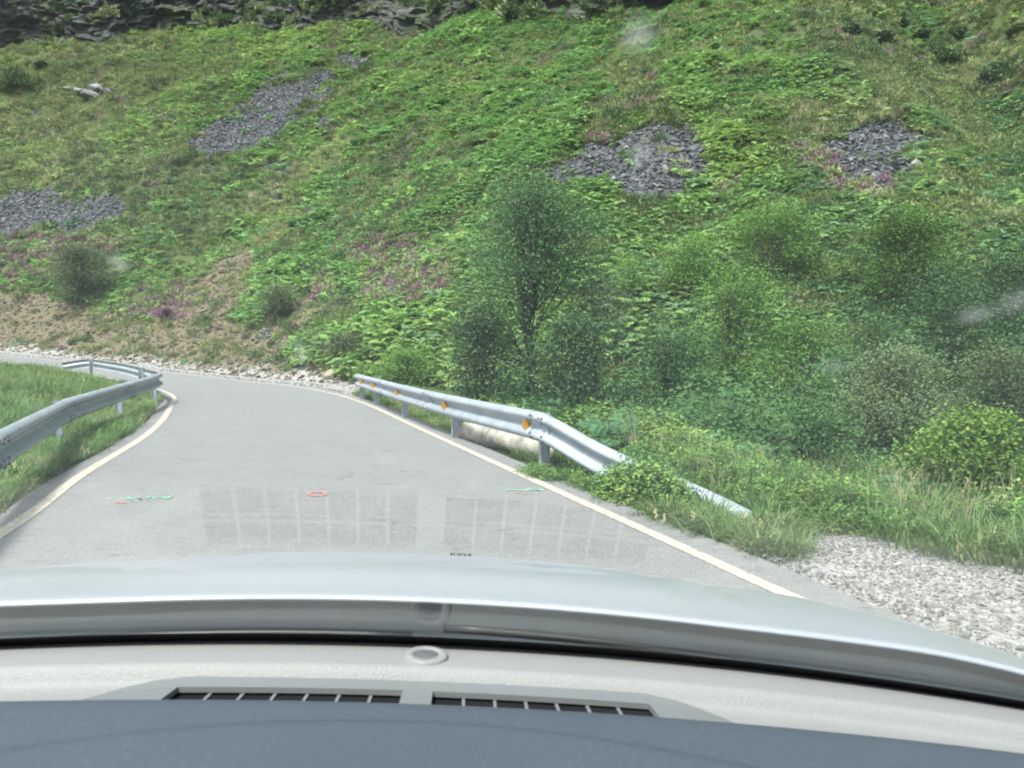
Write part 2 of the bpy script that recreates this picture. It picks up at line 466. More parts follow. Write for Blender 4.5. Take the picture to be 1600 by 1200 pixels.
def zones(x, y, z):
    """weights of bare rubble, scree and gravel at ground points"""
    q = project(np.stack([x, y, z], -1))
    jx = fbm(x * .55, y * .55, 41, 4) * 34; jy = fbm(x * .55, y * .55, 47, 4) * 20
    px, py = q[..., 0] + jx, q[..., 1] + jy
    front = q[..., 2] > 1
    D = hillD(x, y)
    sc = np.zeros(x.shape, bool)
    for p in SCREE: sc |= inpoly(px, py, p)
    for (a, b, r) in SMALL: sc |= ((px - a) ** 2 + ((py - b) * 2.2) ** 2) < r * r
    sc &= front & (D > 1)
    bank = inpoly(q[..., 0] + jx * .45, q[..., 1] + jy * .6, BANK) & front & (D > -.5)
    bank |= (D > -.4) & (D < 4.5) & (x < -36) & (y > 20)
    hth = np.zeros(x.shape, bool)
    for p in HEATHER: hth |= inpoly(px, py, p)
    dry = np.zeros(x.shape, bool)
    for p in DRY: dry |= inpoly(px, py, p)
    # gravel: roadside lay-by and the pale strip along the foot of the slope
    dr, sr = polydist(x, y, R_EDGE)
    right = -sr * dr
    lay = inpoly(x + .15 * fbm(x * 2, y * 2, 61, 2), y + .2 * fbm(x * 2, y * 2, 67, 2), [(1.72, 6.35), (2.1, 5.95), (2.5, 5.4), (3.0, 4.6), (3.7, 3.6), (7, 1.5), (9, -4), (2.9, -4), (1.9, 3.6), (1.62, 4.6), (1.5, 5.4)])
    strip = (D < .5 + .5 * fbm(x, y, 71, 2)) & (right > -.5) & (x < -4.3) & (y > 19)
    pad = ((x + .75) / .5) ** 2 + ((y - 10.75) / .55) ** 2 < 1
    ins = inpoly(x, y, ROADPOLY)
    edge = (np.minimum(dr, polydist(x, y, L_EDGE)[0]) < .28) & (~ins)
    return dict(scree=sc, bank=bank, heather=hth & front, dry=dry & front, gravel=(lay | strip | pad) , road=ins, edge=edge, D=D, right=right, px=q[..., 0], py=q[..., 1], depth=q[..., 2])

xs = np.concatenate([np.arange(-190, -48, 3.0), np.arange(-48, -8, .45), np.arange(-8, 9, .2), np.arange(9, 48, .45), np.arange(48, 191, 3.0)])
ys = np.concatenate([np.arange(-80, -6, 4.0), np.arange(-6, 24, .25), np.arange(24, 72, .45), np.arange(72, 200, 1.2)])
X, Y = np.meshgrid(xs, ys, indexing='xy')
Z = terrain(X, Y)
DD = hillD(X, Y)
zz = zones(X, Y, Z)

# cliff line: along the top of the slope
CL = [hit(px, py) for px, py in ((-200, 92), (-60, 78), (60, 70), (150, 66), (240, 50), (330, 46), (420, 50), (520, 36), (610, 40), (720, 32), (830, 30), (900, 26), (980, 20), (1060, 6), (1130, -25))]
CL = spline([(p[0], p[1]) for p in CL], 300)
dc, sc_ = polydist(X, Y, CL)
back = np.where((sc_ > 0) & (X < CL[-1, 0] + 3) & (DD > 20), dc, 0)
Z = Z + 13 * sstep(1.5, 7, back)
gv = np.stack([X, Y, Z], -1)
ground = grid_obj('ground', gv, M['ground'])
tag(ground, kind='structure')
ca = ground.data.color_attributes.new('zone', 'FLOAT_COLOR', 'POINT')
zc = np.zeros((X.size, 4), np.float32); zc[:, 3] = 1
zc[:, 0] = (zz['bank'] | zz['edge']).reshape(-1); zc[:, 1] = zz['scree'].reshape(-1); zc[:, 2] = zz['gravel'].reshape(-1)
ca.data.foreach_set('color', zc.reshape(-1))

# cliff ribbon with ledges and blocks
nu, nv = 300, 64
T = np.gradient(CL, axis=0); T /= np.linalg.norm(T, axis=1)[:, None]
Nn = np.stack([T[:, 1], -T[:, 0]], 1)            # toward the road
u = np.arange(nu)[:, None] * np.ones((1, nv)); h = np.linspace(-1.5, 15, nv)[None, :] * np.ones((nu, 1))
sl = np.concatenate([[0], np.cumsum(np.linalg.norm(np.diff(CL, axis=0), axis=1))])[:, None] * np.ones((1, nv))
zb = terrain(CL[:, 0], CL[:, 1])[:, None]
led = np.floor((h + .25 * sl * .35 + .8 * fbm(sl / 6, h / 3, 81, 2)) / 1.1)
off = 1.5 * (_h(led, np.floor(sl / 2.3 + led * .37), 83) - .5) + .9 * (_h(np.floor(h * 2.2), np.floor(sl / .9), 87) - .5) + 2.2 * fbm(sl / 9, h / 7, 89, 3) - .16 * h
taper = sstep(0, 26, nu - 1 - np.arange(nu))[:, None]
hh = h * (.25 + .75 * taper)
CP = np.stack([CL[:, 0][:, None] + Nn[:, 0][:, None] * off, CL[:, 1][:, None] + Nn[:, 1][:, None] * off, zb + hh], -1)
cliff = grid_obj('cliff', CP, M['cliff'], smooth=False)
tag(cliff, kind='structure')

# ------------------------------------------------------------------ road
def strip(name, A, B, m, mat, dz, parent=None, skirt=0):
    t = np.linspace(0, 1, m)[None, :, None]
    P = A[:, None, :] * (1 - t) + B[:, None, :] * t
    z = base_z(P[..., 0], P[..., 1]) + dz
    G = np.concatenate([P, z[..., None]], -1)
    if skirt:
        a, b = G[:, :1].copy(), G[:, -1:].copy()
        a[..., 2] -= skirt; b[..., 2] -= skirt
        da = (A - B); da /= np.linalg.norm(da, axis=1)[:, None]
        wob = .05 * fbm(np.arange(len(A)) * .7, np.zeros(len(A)), 91, 3)
        G[:, 0, :2] += da * wob[:, None]; G[:, -1, :2] -= da * wob[:, None]
        a[:, 0, :2] = G[:, 0, :2] + da * .03; b[:, 0, :2] = G[:, -1, :2] - da * .03
        G = np.concatenate([a, G, b], 1)
    return grid_obj(name, G, mat, parent, smooth=False)

road = empty('road', (0, 0, 0)); tag(road, kind='structure')
def offset_line(E, o):
    t = np.gradient(E, axis=0); t /= np.linalg.norm(t, axis=1)[:, None]
    return E + np.stack([t[:, 1], -t[:, 0]], 1) * o
strip('asphalt', offset_line(L_EDGE, -.16), offset_line(R_EDGE, .24), 14, M['road'], 0, road, .12)
strip('edge_line', offset_line(L_EDGE, .02), offset_line(L_EDGE, .13), 2, M['line'], .005, road)
strip('edge_line', offset_line(R_EDGE, -.12), offset_line(R_EDGE, -.02), 2, M['line'], .005, road)

def spray(pts, w, mat, closed=False):
    """sprayed stroke lying on the asphalt; pts in photo pixels, unprojected on the road plane"""
    G = []
    for a, b in pts:
        v = ray(a, b); t = -CAM[2] / v[2]; G.append((CAM + v * t)[:2])
    G = np.array(G)
    if closed: G = np.vstack([G, G[:1]])
    t = np.gradient(G, axis=0); t /= np.linalg.norm(t, axis=1)[:, None] + 1e-9
    n = np.stack([-t[:, 1], t[:, 0]], 1)
    ww = w * (.8 + .5 * RNG.random(len(G)))[:, None]
    V = np.concatenate([np.c_[G + n * ww, np.full(len(G), .009)], np.c_[G - n * ww, np.full(len(G), .009)]])
    k = len(G)
    return V, [(i, i + 1, k + i + 1, k + i) for i in range(k - 1)], mat

def spray_mark(strokes, mat):
    mb = MB()
    for pts, w, cl in strokes:
        V, f, _ = spray(pts, w, mat, cl); mb.add(V, f)
    return mb.build('spray_mark', mat, road)

ring = [(496 + 12.5 * math.cos(a), 773 + 3.2 * math.sin(a)) for a in np.linspace(0, math.tau, 22)[:-1]]
spray_mark([(ring, .011, True)], M['spray_red'])
spray_mark([([(180, 787), (187, 785), (196, 787), (190, 788)], .012, False)], M['spray_red'])
spray_mark([([(168, 780.5), (176, 779)], .008, False), ([(186, 781), (200, 780.5)], .006, False), ([(200, 778), (206, 782), (212, 778), (221, 781.5), (216, 778)], .010, False),
            ([(228, 780), (236, 777), (244, 781), (250, 778), (262, 781), (268, 776), (272, 777)], .010, False), ([(230, 777), (266, 779)], .008, False)], M['spray_green'])
spray_mark([([(790, 766.5), (812, 767), (835, 765.5), (850, 768)], .010, False), ([(818, 768), (849, 766)], .009, False), ([(822, 764.5), (838, 766)], .007, False)], M['spray_green'])
spray_mark([([(806, 772), (814, 770.5), (822, 772.5)], .009, False)], M['spray_red'])

# ------------------------------------------------------------------ scattering (stuff)
def scatter(name, protos, P, rot, scale, idx=None, tint=None, label=None):
    n = len(P)
    me = bpy.data.meshes.new(name)
    me.vertices.add(n); me.vertices.foreach_set('co', np.asarray(P, np.float32).reshape(-1))
    def attr(nm, typ, key, val):
        a = me.attributes.new(nm, typ, 'POINT'); a.data.foreach_set(key, np.ascontiguousarray(val).reshape(-1))
    attr('rot', 'FLOAT_VECTOR', 'vector', np.asarray(rot, np.float32))
    attr('scl', 'FLOAT_VECTOR', 'vector', np.asarray(scale, np.float32))
    attr('idx', 'INT', 'value', np.asarray(idx if idx is not None else RNG.integers(0, len(protos), n), np.int32))
    attr('tint', 'FLOAT', 'value', np.asarray(tint if tint is not None else np.zeros(n), np.float32))
    o = bpy.data.objects.new(name, me); COL.objects.link(o)
    c = bpy.data.collections.new(name + '_kinds')
    for k, p in enumerate(protos):
        p.name = f'{name}_kind_{k:02d}'; c.objects.link(p)
    ng = bpy.data.node_groups.new(name + '_scatter', 'GeometryNodeTree')
    ng.interface.new_socket('Geometry', in_out='INPUT', socket_type='NodeSocketGeometry')
    ng.interface.new_socket('Geometry', in_out='OUTPUT', socket_type='NodeSocketGeometry')
    g = lambda t: ng.nodes.new(t)
    gi, go = g('NodeGroupInput'), g('NodeGroupOutput')
    ci = g('GeometryNodeCollectionInfo'); ci.inputs['Collection'].default_value = c
    ci.inputs['Separate Children'].default_value = True; ci.inputs['Reset Children'].default_value = True
    ip = g('GeometryNodeInstanceOnPoints')
    ip.inputs['Pick Instance'].default_value = True
    def named(nm, typ):
        a = g('GeometryNodeInputNamedAttribute'); a.data_type = typ; a.inputs['Name'].default_value = nm
        return next(s for s in a.outputs if s.enabled)
    e2r = g('FunctionNodeEulerToRotation')
    ln = ng.links.new
    ln(gi.outputs[0], ip.inputs['Points']); ln(ci.outputs[0], ip.inputs['Instance'])
    ln(named('idx', 'INT'), ip.inputs['Instance Index'])
    ln(named('rot', 'FLOAT_VECTOR'), e2r.inputs[0]); ln(e2r.outputs[0], ip.inputs['Rotation'])
    ln(named('scl', 'FLOAT_VECTOR'), ip.inputs['Scale']); ln(ip.outputs[0], go.inputs[0])
    md = o.modifiers.new('scatter', 'NODES'); md.node_group = ng
    tag(o, label, kind='stuff')
    return o

def fern_proto(seed, fronds=8, pairs=13, ln=.8, mat='fern'):
    rd = random.Random(seed); mb = MB()
    for k in range(fronds):
        az = k * math.tau / fronds + rd.uniform(-.4, .4); L = ln * rd.uniform(.7, 1.15)
        up = rd.uniform(.55, 1.0); droop = rd.uniform(.5, .9); rise = rd.uniform(.10, .34)
        c, s = math.cos(az), math.sin(az)
        def P(t):
            rr = L * (t * .9); z = rise * min(1, t * 3) + L * (up * t - droop * t * t)
            return Vector((c * rr, s * rr, z))
        roll = rd.uniform(-.5, .5)
        for i in range(pairs):
            t = .22 + .78 * i / pairs
            a, b = P(t), P(min(1, t + .05))
            d = (b - a).normalized()
            side0 = Vector((-s, c, 0)); nrm = side0.cross(d)
            w = L * .36 * (math.sin(math.pi * min(1, (1.04 - t) * .62 + .0)) ** 1.0) * rd.uniform(.85, 1.1)
            pw = L * .062
            for sd in (-1, 1):
                side = (side0 * sd * math.cos(roll * sd) + nrm * math.sin(roll) * .6)
                tip = a + side * w + d * w * .35 - Vector((0, 0, w * rd.uniform(.05, .35)))
                m_ = a + side * w * .4 + d * w * .14
                mb.add([a, m_ - d * pw * .55, tip, m_ + d * pw * .55], [(0, 1, 2, 3)])
        q = P(1); mb.add([P(.9) + Vector((-s, c, 0)) * .02, q, P(.9) - Vector((-s, c, 0)) * .02], [(0, 1, 2)])
    return mb.build('fern', M[mat], link=False)

def tuft_proto(seed, n, rad, hgt, lw, ll, mat, flower=None):
    """low rounded shrublet made of many small sprigs"""
    rd = random.Random(seed); mb = MB()
    for i in range(n):
        th = rd.uniform(0, math.tau); ph = math.acos(rd.uniform(.0, 1)); q = rd.uniform(.55, 1.0)
        lump = .8 + .3 * math.sin(th * 3 + seed) * math.sin(ph * 4)
        d = Vector((math.sin(ph) * math.cos(th), math.sin(ph) * math.sin(th), math.cos(ph)))
        p = Vector((d.x * rad, d.y * rad, d.z * hgt)) * q * lump
        ax = (d + Vector((rd.gauss(0, .55), rd.gauss(0, .55), rd.gauss(.35, .4)))).normalized()
        sd = ax.cross(Vector((rd.gauss(0, 1), rd.gauss(0, 1), rd.gauss(0, 1)))).normalized()
        L = ll * rd.uniform(.6, 1.4); w = lw * rd.uniform(.7, 1.3)
        mb.add([p - ax * L * .4, p + sd * w, p + ax * L * .6, p - sd * w], [(0, 1, 2, 3)])
    return mb.build('tuft', M[mat], link=False)

def grass_proto(seed, n, hgt, w, spread, mat='grass', lean=.5, heads=0):
    rd = random.Random(seed); mb = MB()
    for i in range(n):
        az = rd.uniform(0, math.tau); r0 = spread * math.sqrt(rd.random())
        b = Vector((r0 * math.cos(az), r0 * math.sin(az), -.02))
        az2 = az + rd.gauss(0, .9); ln_ = lean * rd.uniform(.2, 1.3)
        hd = Vector((math.cos(az2), math.sin(az2), 0)); H = hgt * rd.uniform(.5, 1.15)
        sd = Vector((-hd.y, hd.x, 0)) * w * rd.uniform(.6, 1.2)
        p1 = b + Vector((0, 0, H * .5)) + hd * H * ln_ * .22
        p2 = b + Vector((0, 0, H * .86)) + hd * H * ln_ * .62
        p3 = b + Vector((0, 0, H * (1.0 - .18 * ln_))) + hd * H * ln_ * 1.05
        mb.add([b - sd, b + sd, p1 + sd * .85, p1 - sd * .85, p2 + sd * .55, p2 - sd * .55, p3], [(0, 1, 2, 3), (3, 2, 4, 5), (5, 4, 6)])
        if heads and rd.random() < heads:
            e = p3
            for q in range(7):
                o = e + Vector((rd.gauss(0, .008), rd.gauss(0, .008), -q * .016))
                mb.add([o, o + Vector((.010, .002, -.012)), o + Vector((0, .003, -.028)), o + Vector((-.010, -.002, -.012))], [(0, 1, 2, 3)])
    return mb.build('grass', M[mat], link=False)

def rock_mesh(seed, flat=.45, mat='scree', link=False, name='stone', n=16, sub=False):
    rd = random.Random(seed); bm = bmesh.new()
    for i in range(n):
        v = Vector((rd.gauss(0, 1), rd.gauss(0, 1), rd.gauss(0, 1))).normalized()
        k = rd.uniform(.75, 1.0)
        bm.verts.new((v.x * .5 * k * rd.uniform(.9, 1.1), v.y * .36 * k, v.z * .5 * flat * k))
    r = bmesh.ops.convex_hull(bm, input=list(bm.verts))
    for v in [v for v in bm.verts if not v.link_faces]: bm.verts.remove(v)
    if sub: bmesh.ops.bevel(bm, geom=list(bm.edges), offset=.02, segments=1, affect='EDGES')
    me = bpy.data.meshes.new(name); bm.to_mesh(me); bm.free(); me.materials.append(M[mat])
    o = bpy.data.objects.new(name, me)
    if link: COL.objects.link(o)
    return o

def leafy_proto(seed, n, rad, hgt, leaf, mat, trifol=True):
    """bramble-like mound: arching canes with sets of broad leaves"""
    rd = random.Random(seed); mb = MB()
    for i in range(n):
        th = rd.uniform(0, math.tau); q = math.sqrt(rd.random()); zz_ = hgt * (1 - q * q * .8) * rd.uniform(.35, 1.08)
        c = Vector((rad * q * math.cos(th), rad * q * math.sin(th), zz_))
        for k in range(3 if trifol else 1):
            a = rd.uniform(0, math.tau) if k == 0 else a + math.tau / 3 + rd.uniform(-.3, .3)
            tilt = rd.uniform(-.35, .55)
            ax = Vector((math.cos(a) * math.cos(tilt), math.sin(a) * math.cos(tilt), math.sin(tilt)))
            sd = ax.cross(Vector((rd.gauss(0, .3), rd.gauss(0, .3), 1))).normalized()
            L = leaf * rd.uniform(.7, 1.25); w = L * .36; p = c + ax * .012
            mid = p + ax * L * .5 - Vector((0, 0, L * .06))
            mb.add([p, p + ax * L * .38 + sd * w, p + ax * L, p + ax * L * .38 - sd * w, mid], [(0, 1, 4), (1, 2, 4), (2, 3, 4), (3, 0, 4)])
    return mb.build('leafy', M[mat], link=False)

def cand(n, y0, y1, pad=1.06, xlim=None):
    """random ground points inside the wedge the windscreen looks out on (with a margin)"""
    pts = []
    y = np.sqrt(RNG.random(n) * (y1 ** 2 - y0 ** 2) + y0 ** 2)
    x = (RNG.random(n) * 2 - 1) * (.667 * y * pad + 2.5)
    return x, y

def tilt_rot(n, amt=.15):
    return np.stack([RNG.normal(0, amt, n), RNG.normal(0, amt, n), RNG.random(n) * math.tau], 1)

def sc3(s, vz=.15):
    s = np.asarray(s); return np.stack([s, s, s * (1 + RNG.normal(0, vz, len(s)))], 1)

def behind_cliff(x, y):
    d, s = polydist(x, y, CL)
    return (s > 0) & (x < CL[-1, 0] + 1) & (hillD(x, y) > 20)

# ---- hillside cover
x1, y1 = cand(52000, 18, 46); x2, y2 = cand(62000, 46, 125)
x, y = np.concatenate([x1, x2]), np.concatenate([y1, y2])
z = terrain(x, y); q = zones(x, y, z)
ok = (q['D'] > .3) & ~behind_cliff(x, y)
free = ~(q['scree'] | q['bank'])
keep = ok & (free | (RNG.random(len(x)) < np.where(q['bank'], .07, .02)))
x, y, z = x[keep], y[keep], z[keep]
q = {k: v[keep] for k, v in q.items()}
n1 = fbm(x / 7, y / 7, 101, 3); n2 = fbm(x / 2.6, y / 2.6, 107, 2); n3 = fbm(x / 14, y / 14, 113, 3)
bias = .08 + .32 * sstep(420, 620, q['px']) * (1 - sstep(1230, 1400, q['px'])) - .30 * (1 - sstep(250, 480, q['px'])) * (1 - sstep(260, 400, q['py'])) - .25 * sstep(1180, 1300, q['px']) * (1 - sstep(300, 400, q['py'])) + .2 * sstep(380, 480, q['py'])
fv = bias + .9 * n1 + .35 * n2 + RNG.normal(0, .13, len(x))
isfern = (fv > .02) & ~q['bank']
rnd = RNG.random(len(x))
isheather = q['heather'] & (rnd < .72) | ((n2 < -.42) & (rnd < .25) & ~isfern)
isfern &= ~isheather & ~(q['dry'] & (rnd < .6))
yellow = np.clip(.26 + 1.0 * n3 + .75 * (1 - sstep(150, 520, q['px'])) * (1 - sstep(200, 360, q['py'])) + .25 * sstep(1380, 1550, q['px']) * (1 - sstep(60, 160, q['py'])) + RNG.normal(0, .13, len(x)), 0, 1)  # yellower plants upper left; the slope's sunlit look is partly put into this tint
yellow = np.where(q['dry'], np.clip(yellow + .55, 0, 1), yellow)
far = sstep(30, 90, q['depth'])
cool = (q['px'] > 900) & (q['py'] > 400) & (RNG.random(len(x)) < .75) | ((q['px'] > 1250) & (RNG.random(len(x)) < .5)) | (RNG.random(len(x)) < .12)

holes = (fbm(x / 1.3, y / 1.3, 161, 2) < -.30) & (RNG.random(len(x)) < .8)
clump = sstep(-.25, .45, fbm(x / 3.2, y / 3.2, 167, 3))
isfern &= ~holes
P3 = np.stack([x, y, z - .03], 1)
m = isfern
protos = [fern_proto(i, 8 + i % 2, 12) for i in range(6)] + [fern_proto(20 + i, 8, 12, mat='fern2') for i in range(4)]
idx = np.where(cool[m], RNG.integers(6, 10, m.sum()), RNG.integers(0, 6, m.sum()))
ro = tilt_rot(m.sum(), .16); ro[:, 0] -= -.28
scatter('bracken', protos, P3[m], tilt_rot(m.sum(), .2), sc3((.36 + .34 * RNG.random(m.sum()) ** 1.6 + .34 * clump[m] * sstep(250, 420, q['px'][m])) * (1 + .40 * far[m])), idx, np.clip(yellow[m] * .75 + .35 * (clump[m] - .5), 0, 1), 'green bracken fronds covering the hillside')
m = ~isfern & ~isheather
kind = RNG.random(m.sum())
protos = [tuft_proto(40 + i, 230, .5, .42, .024, .13, 'heath') for i in range(5)] + [tuft_proto(50 + i, 260, .55, .55, .028, .14, 'gorse') for i in range(2)] + [grass_proto(60 + i, 60, .42, .010, .34, 'grass', .8) for i in range(3)] + [grass_proto(66 + i, 60, .40, .010, .34, 'straw', .8, .1) for i in range(2)]
darkz = (n2[m] < -.15) & (RNG.random(m.sum()) < .35)
idx = np.where(darkz, RNG.integers(5, 7, m.sum()), np.where(kind < .52, RNG.integers(0, 5, m.sum()), RNG.integers(7, 10, m.sum())))
idx = np.where((q['dry'] | (q['bank'] & (RNG.random(len(x)) < .5)))[m] & (RNG.random(m.sum()) < .6), RNG.integers(10, 12, m.sum()), idx)
scatter('heath_cover', protos, P3[m], tilt_rot(m.sum(), .18), sc3(np.where(holes[m], .55, 1) * (.45 + .75 * RNG.random(m.sum()) ** 2.2) * (1 + .45 * far[m])), idx, yellow[m], 'low grey green heath and grass covering the slope')
xu1, yu1 = cand(40000, 18, 46); xu2, yu2 = cand(42000, 46, 120)
xu, yu = np.concatenate([xu1, xu2]), np.concatenate([yu1, yu2]); zu = terrain(xu, yu); qu = zones(xu, yu, zu)
ku = (qu['D'] > .5) & ~behind_cliff(xu, yu) & ~qu['scree'] & ~(qu['heather'] & (RNG.random(len(xu)) < .85)) & ~(qu['bank'] & (RNG.random(len(xu)) < .97))
xu, yu, zu, du = xu[ku], yu[ku], zu[ku], qu['depth'][ku]
scatter('understorey', [tuft_proto(80 + i, 110, .5, .36, .030, .15, 'moss') for i in range(3)] + [tuft_proto(84 + i, 110, .5, .36, .034, .16, m_) for i, m_ in enumerate(('moss', 'fern2', 'moss'))] + [grass_proto(87, 40, .36, .012, .3, 'grass', .9)], np.stack([xu, yu, zu - .02], 1), tilt_rot(len(xu), .2), sc3((.5 + .5 * RNG.random(len(xu))) * (1 + .5 * sstep(30, 90, du))), None, np.clip(.3 + .7 * fbm(xu / 9, yu / 9, 171, 3) + RNG.normal(0, .15, len(xu)), 0, 1), 'mossy low plants and grass between the bracken')
m = isheather
protos = [tuft_proto(70 + i, 260, .45, .36, .022, .11, 'heather') for i in range(4)] + [tuft_proto(76 + i, 260, .45, .38, .024, .12, 'heath') for i in range(2)]
scatter('heather', protos, P3[m], tilt_rot(m.sum(), .15), sc3((.65 + .6 * RNG.random(m.sum())) * (1 + .4 * far[m])), None, RNG.random(m.sum()) ** .7, 'faded purple heather scattered over the slope')

# ---- scree, rubble and gravel stones
def stones(name, label, polyx, n, smin, smax, mat, flat, embed=.1, rot=.35):
    pass
protos = [rock_mesh(200 + i, .38 + .05 * (i % 3), 'scree', n=13) for i in range(7)]
xa, ya = cand(700000, 26, 118, 1.0)
za = terrain(xa, ya, False)
pq = project(np.stack([xa, ya, za], -1))
box = np.zeros(len(xa), bool)
for p in SCREE:
    a = np.array(p); box |= (pq[:, 0] > a[:, 0].min() - 40) & (pq[:, 0] < a[:, 0].max() + 40) & (pq[:, 1] > a[:, 1].min() - 25) & (pq[:, 1] < a[:, 1].max() + 25)
for (a, b, r) in SMALL: box |= (np.abs(pq[:, 0] - a) < r + 40) & (np.abs(pq[:, 1] - b) < r + 25)
xa, ya = xa[box], ya[box]; za = terrain(xa, ya); qa = zones(xa, ya, za)
m = qa['scree'] & ~behind_cliff(xa, ya)
xa, ya, za = xa[m], ya[m], za[m]; n = len(xa)
scatter('scree', protos, np.stack([xa, ya, za + .06 * RNG.random(n)], 1), np.stack([RNG.normal(.35, .45, n), RNG.normal(0, .4, n), RNG.random(n) * 6.3], 1), sc3(.14 + .42 * RNG.random(n) ** 3.0, .25), None, None, 'loose blue grey slate blocks lying in bare patches on the slope')
protos = [rock_mesh(220 + i, .42 + .06 * (i % 3), 'rubble', n=13) for i in range(7)]
xa = RNG.uniform(-46, 1, 90000); ya = RNG.uniform(22, 60, 90000); za = terrain(xa, ya); qa = zones(xa, ya, za)
m = qa['bank'] & (qa['D'] > -.3)
xa, ya, za = xa[m][:30000], ya[m][:30000], za[m][:30000]; n = len(xa)
scatter('rubble', protos, np.stack([xa, ya, za + .01], 1), np.stack([RNG.normal(.3, .4, n), RNG.normal(0, .4, n), RNG.random(n) * 6.3], 1), sc3(.07 + .34 * RNG.random(n) ** 3.4, .25), None, None, 'brown broken stone and debris on the cut bank above the road')
protos = [rock_mesh(240 + i, .6, 'gravel', n=12) for i in range(6)]
xa = RNG.uniform(1.2, 6.5, 34000); ya = RNG.uniform(2.2, 6.5, 34000)
xb = RNG.uniform(-46, -3.5, 60000); yb = RNG.uniform(19, 55, 60000)
xc = RNG.uniform(-1.4, 0, 500); yc = RNG.uniform(10, 11.6, 500)
xe = np.concatenate([offset_line(R_EDGE, .33)[:, 0].repeat(22) + RNG.normal(0, .07, 160 * 22), offset_line(L_EDGE, -.26)[:, 0].repeat(14) + RNG.normal(0, .06, 160 * 14)]); ye = np.concatenate([offset_line(R_EDGE, .33)[:, 1].repeat(22) + RNG.normal(0, .2, 160 * 22), offset_line(L_EDGE, -.26)[:, 1].repeat(14) + RNG.normal(0, .2, 160 * 14)])
xa, ya = np.concatenate([xa, xb, xc, xe]), np.concatenate([ya, yb, yc, ye]); za = terrain(xa, ya); qa = zones(xa, ya, za)
m = (qa['gravel'] | (qa['edge'] & (np.arange(len(xa)) >= 94500))) & ~qa['road']
xa, ya, za = xa[m], ya[m], za[m]; n = len(xa)
nearg = ya < 8
szs = np.where(nearg, .017 + .036 * RNG.random(n) ** 3, .04 + .09 * RNG.random(n) ** 3)
scatter('gravel', protos, np.stack([xa, ya, za + .004], 1), np.stack([RNG.normal(0, .5, n), RNG.normal(0, .5, n), RNG.random(n) * 6.3], 1), sc3(szs, .25), None, None, 'pale crushed stone beside the road')

# ---- grasses beside the road
def verge_mask(x, y, q):
    return (q['D'] < .6) & ~q['road'] & ~q['edge'] & ~q['gravel']
gp = [grass_proto(300 + i, 34, .26, .0045, .11, 'grass', .8) for i in range(5)] + [grass_proto(310 + i, 26, .24, .004, .10, 'straw', .8, .4) for i in range(2)]
x = np.concatenate([RNG.uniform(-24, -2.5, 26000), RNG.uniform(-7, 9, 22000)]); y = np.concatenate([RNG.uniform(3.0, 30, 26000), RNG.uniform(3.6, 25, 22000)])
z = terrain(x, y); q = zones(x, y, z)
dl, sl_ = polydist(x, y, L_EDGE); leftd = dl * sl_
m = verge_mask(x, y, q) & (np.abs(q['px'] - 800) < 900) & ((leftd > .12) | (q['right'] > .42)) & ~((q['right'] > 4.5) & (RNG.random(len(x)) < .6))
m &= ~((np.abs(x + .35) < .75) & (np.abs(y - 10.55) < .8) & (q['right'] < 1.0) & (RNG.random(len(x)) < .85))
tx = np.concatenate([RNG.normal(cx_, .07, 26) for cx_ in (1.72, 1.42, 1.28, 1.50, 1.95)]); ty = np.concatenate([RNG.normal(cy_, .09, 26) for cy_ in (5.02, 5.75, 6.05, 5.55, 5.6)])
tz = terrain(tx, ty); tq = zones(tx, ty, tz); tl, tsl = polydist(tx, ty, L_EDGE)
x, y, z, leftd = (np.concatenate([a_[m], b_]) for a_, b_ in ((x, tx), (y, ty), (z, tz), (leftd, tl * tsl))); q = {k: np.concatenate([v[m], tq[k]]) for k, v in q.items()}
hs = np.where(leftd > 0, .55 + .95 * sstep(.9, 2.0, leftd) + .6 * sstep(2.0, 6, leftd), .5 + .45 * sstep(.5, 1.6, q['right']))
hs = hs * (.75 + .5 * RNG.random(len(x))) * (1 + .35 * fbm(x / 1.3, y / 1.3, 121, 2))
tint = np.clip(.10 + .5 * fbm(x / 2, y / 2, 127, 2) + .45 * sstep(5, 12, leftd) + RNG.normal(0, .10, len(x)), 0, 1)
idx = np.where(RNG.random(len(x)) < .07 + .12 * sstep(3, 9, leftd), RNG.integers(5, 7, len(x)), RNG.integers(0, 5, len(x)))
scatter('verge_grass', gp, np.stack([x, y, z], 1), tilt_rot(len(x), .14), np.stack([.8 + .5 * hs, .8 + .5 * hs, hs], 1), idx, tint, 'fresh green grass growing on the road verges')

tp = [grass_proto(330 + i, 22, .75, .005, .14, 'grass', .55, .25) for i in range(3)] + [grass_proto(340 + i, 16, .85, .004, .13, 'straw', .5, .9) for i in range(3)]
x = np.concatenate([RNG.uniform(-.3, 8.5, 2000), RNG.uniform(-24, -6, 1500)]); y = np.concatenate([RNG.uniform(5.2, 13, 2000), RNG.uniform(6, 27, 1500)])
z = terrain(x, y); q = zones(x, y, z); dl, sl_ = polydist(x, y, L_EDGE); leftd = dl * sl_
m = verge_mask(x, y, q) & ((leftd > 1.6) | (q['right'] > 1.15)) & (fbm(x / 1.1, y / 1.1, 131, 2) + RNG.normal(0, .3, len(x)) > -.15)
m &= ~((q['right'] < 2.1) & (y > 8.4) & (x < 1.2))
m &= ~((y < 6.6) & (RNG.random(len(x)) < .7))
x, y, z = x[m], y[m], z[m]
s = np.where(x < 0, .42, .55) * (.75 + .5 * RNG.random(len(x)))
scatter('tall_grass', tp, np.stack([x, y, z], 1), tilt_rot(len(x), .16), sc3(s), np.where(RNG.random(len(x)) < .78, RNG.integers(0, 3, len(x)), RNG.integers(3, 6, len(x))), np.clip(RNG.normal(.15, .2, len(x)), 0, 1), 'tall seeding grass behind the guardrail')

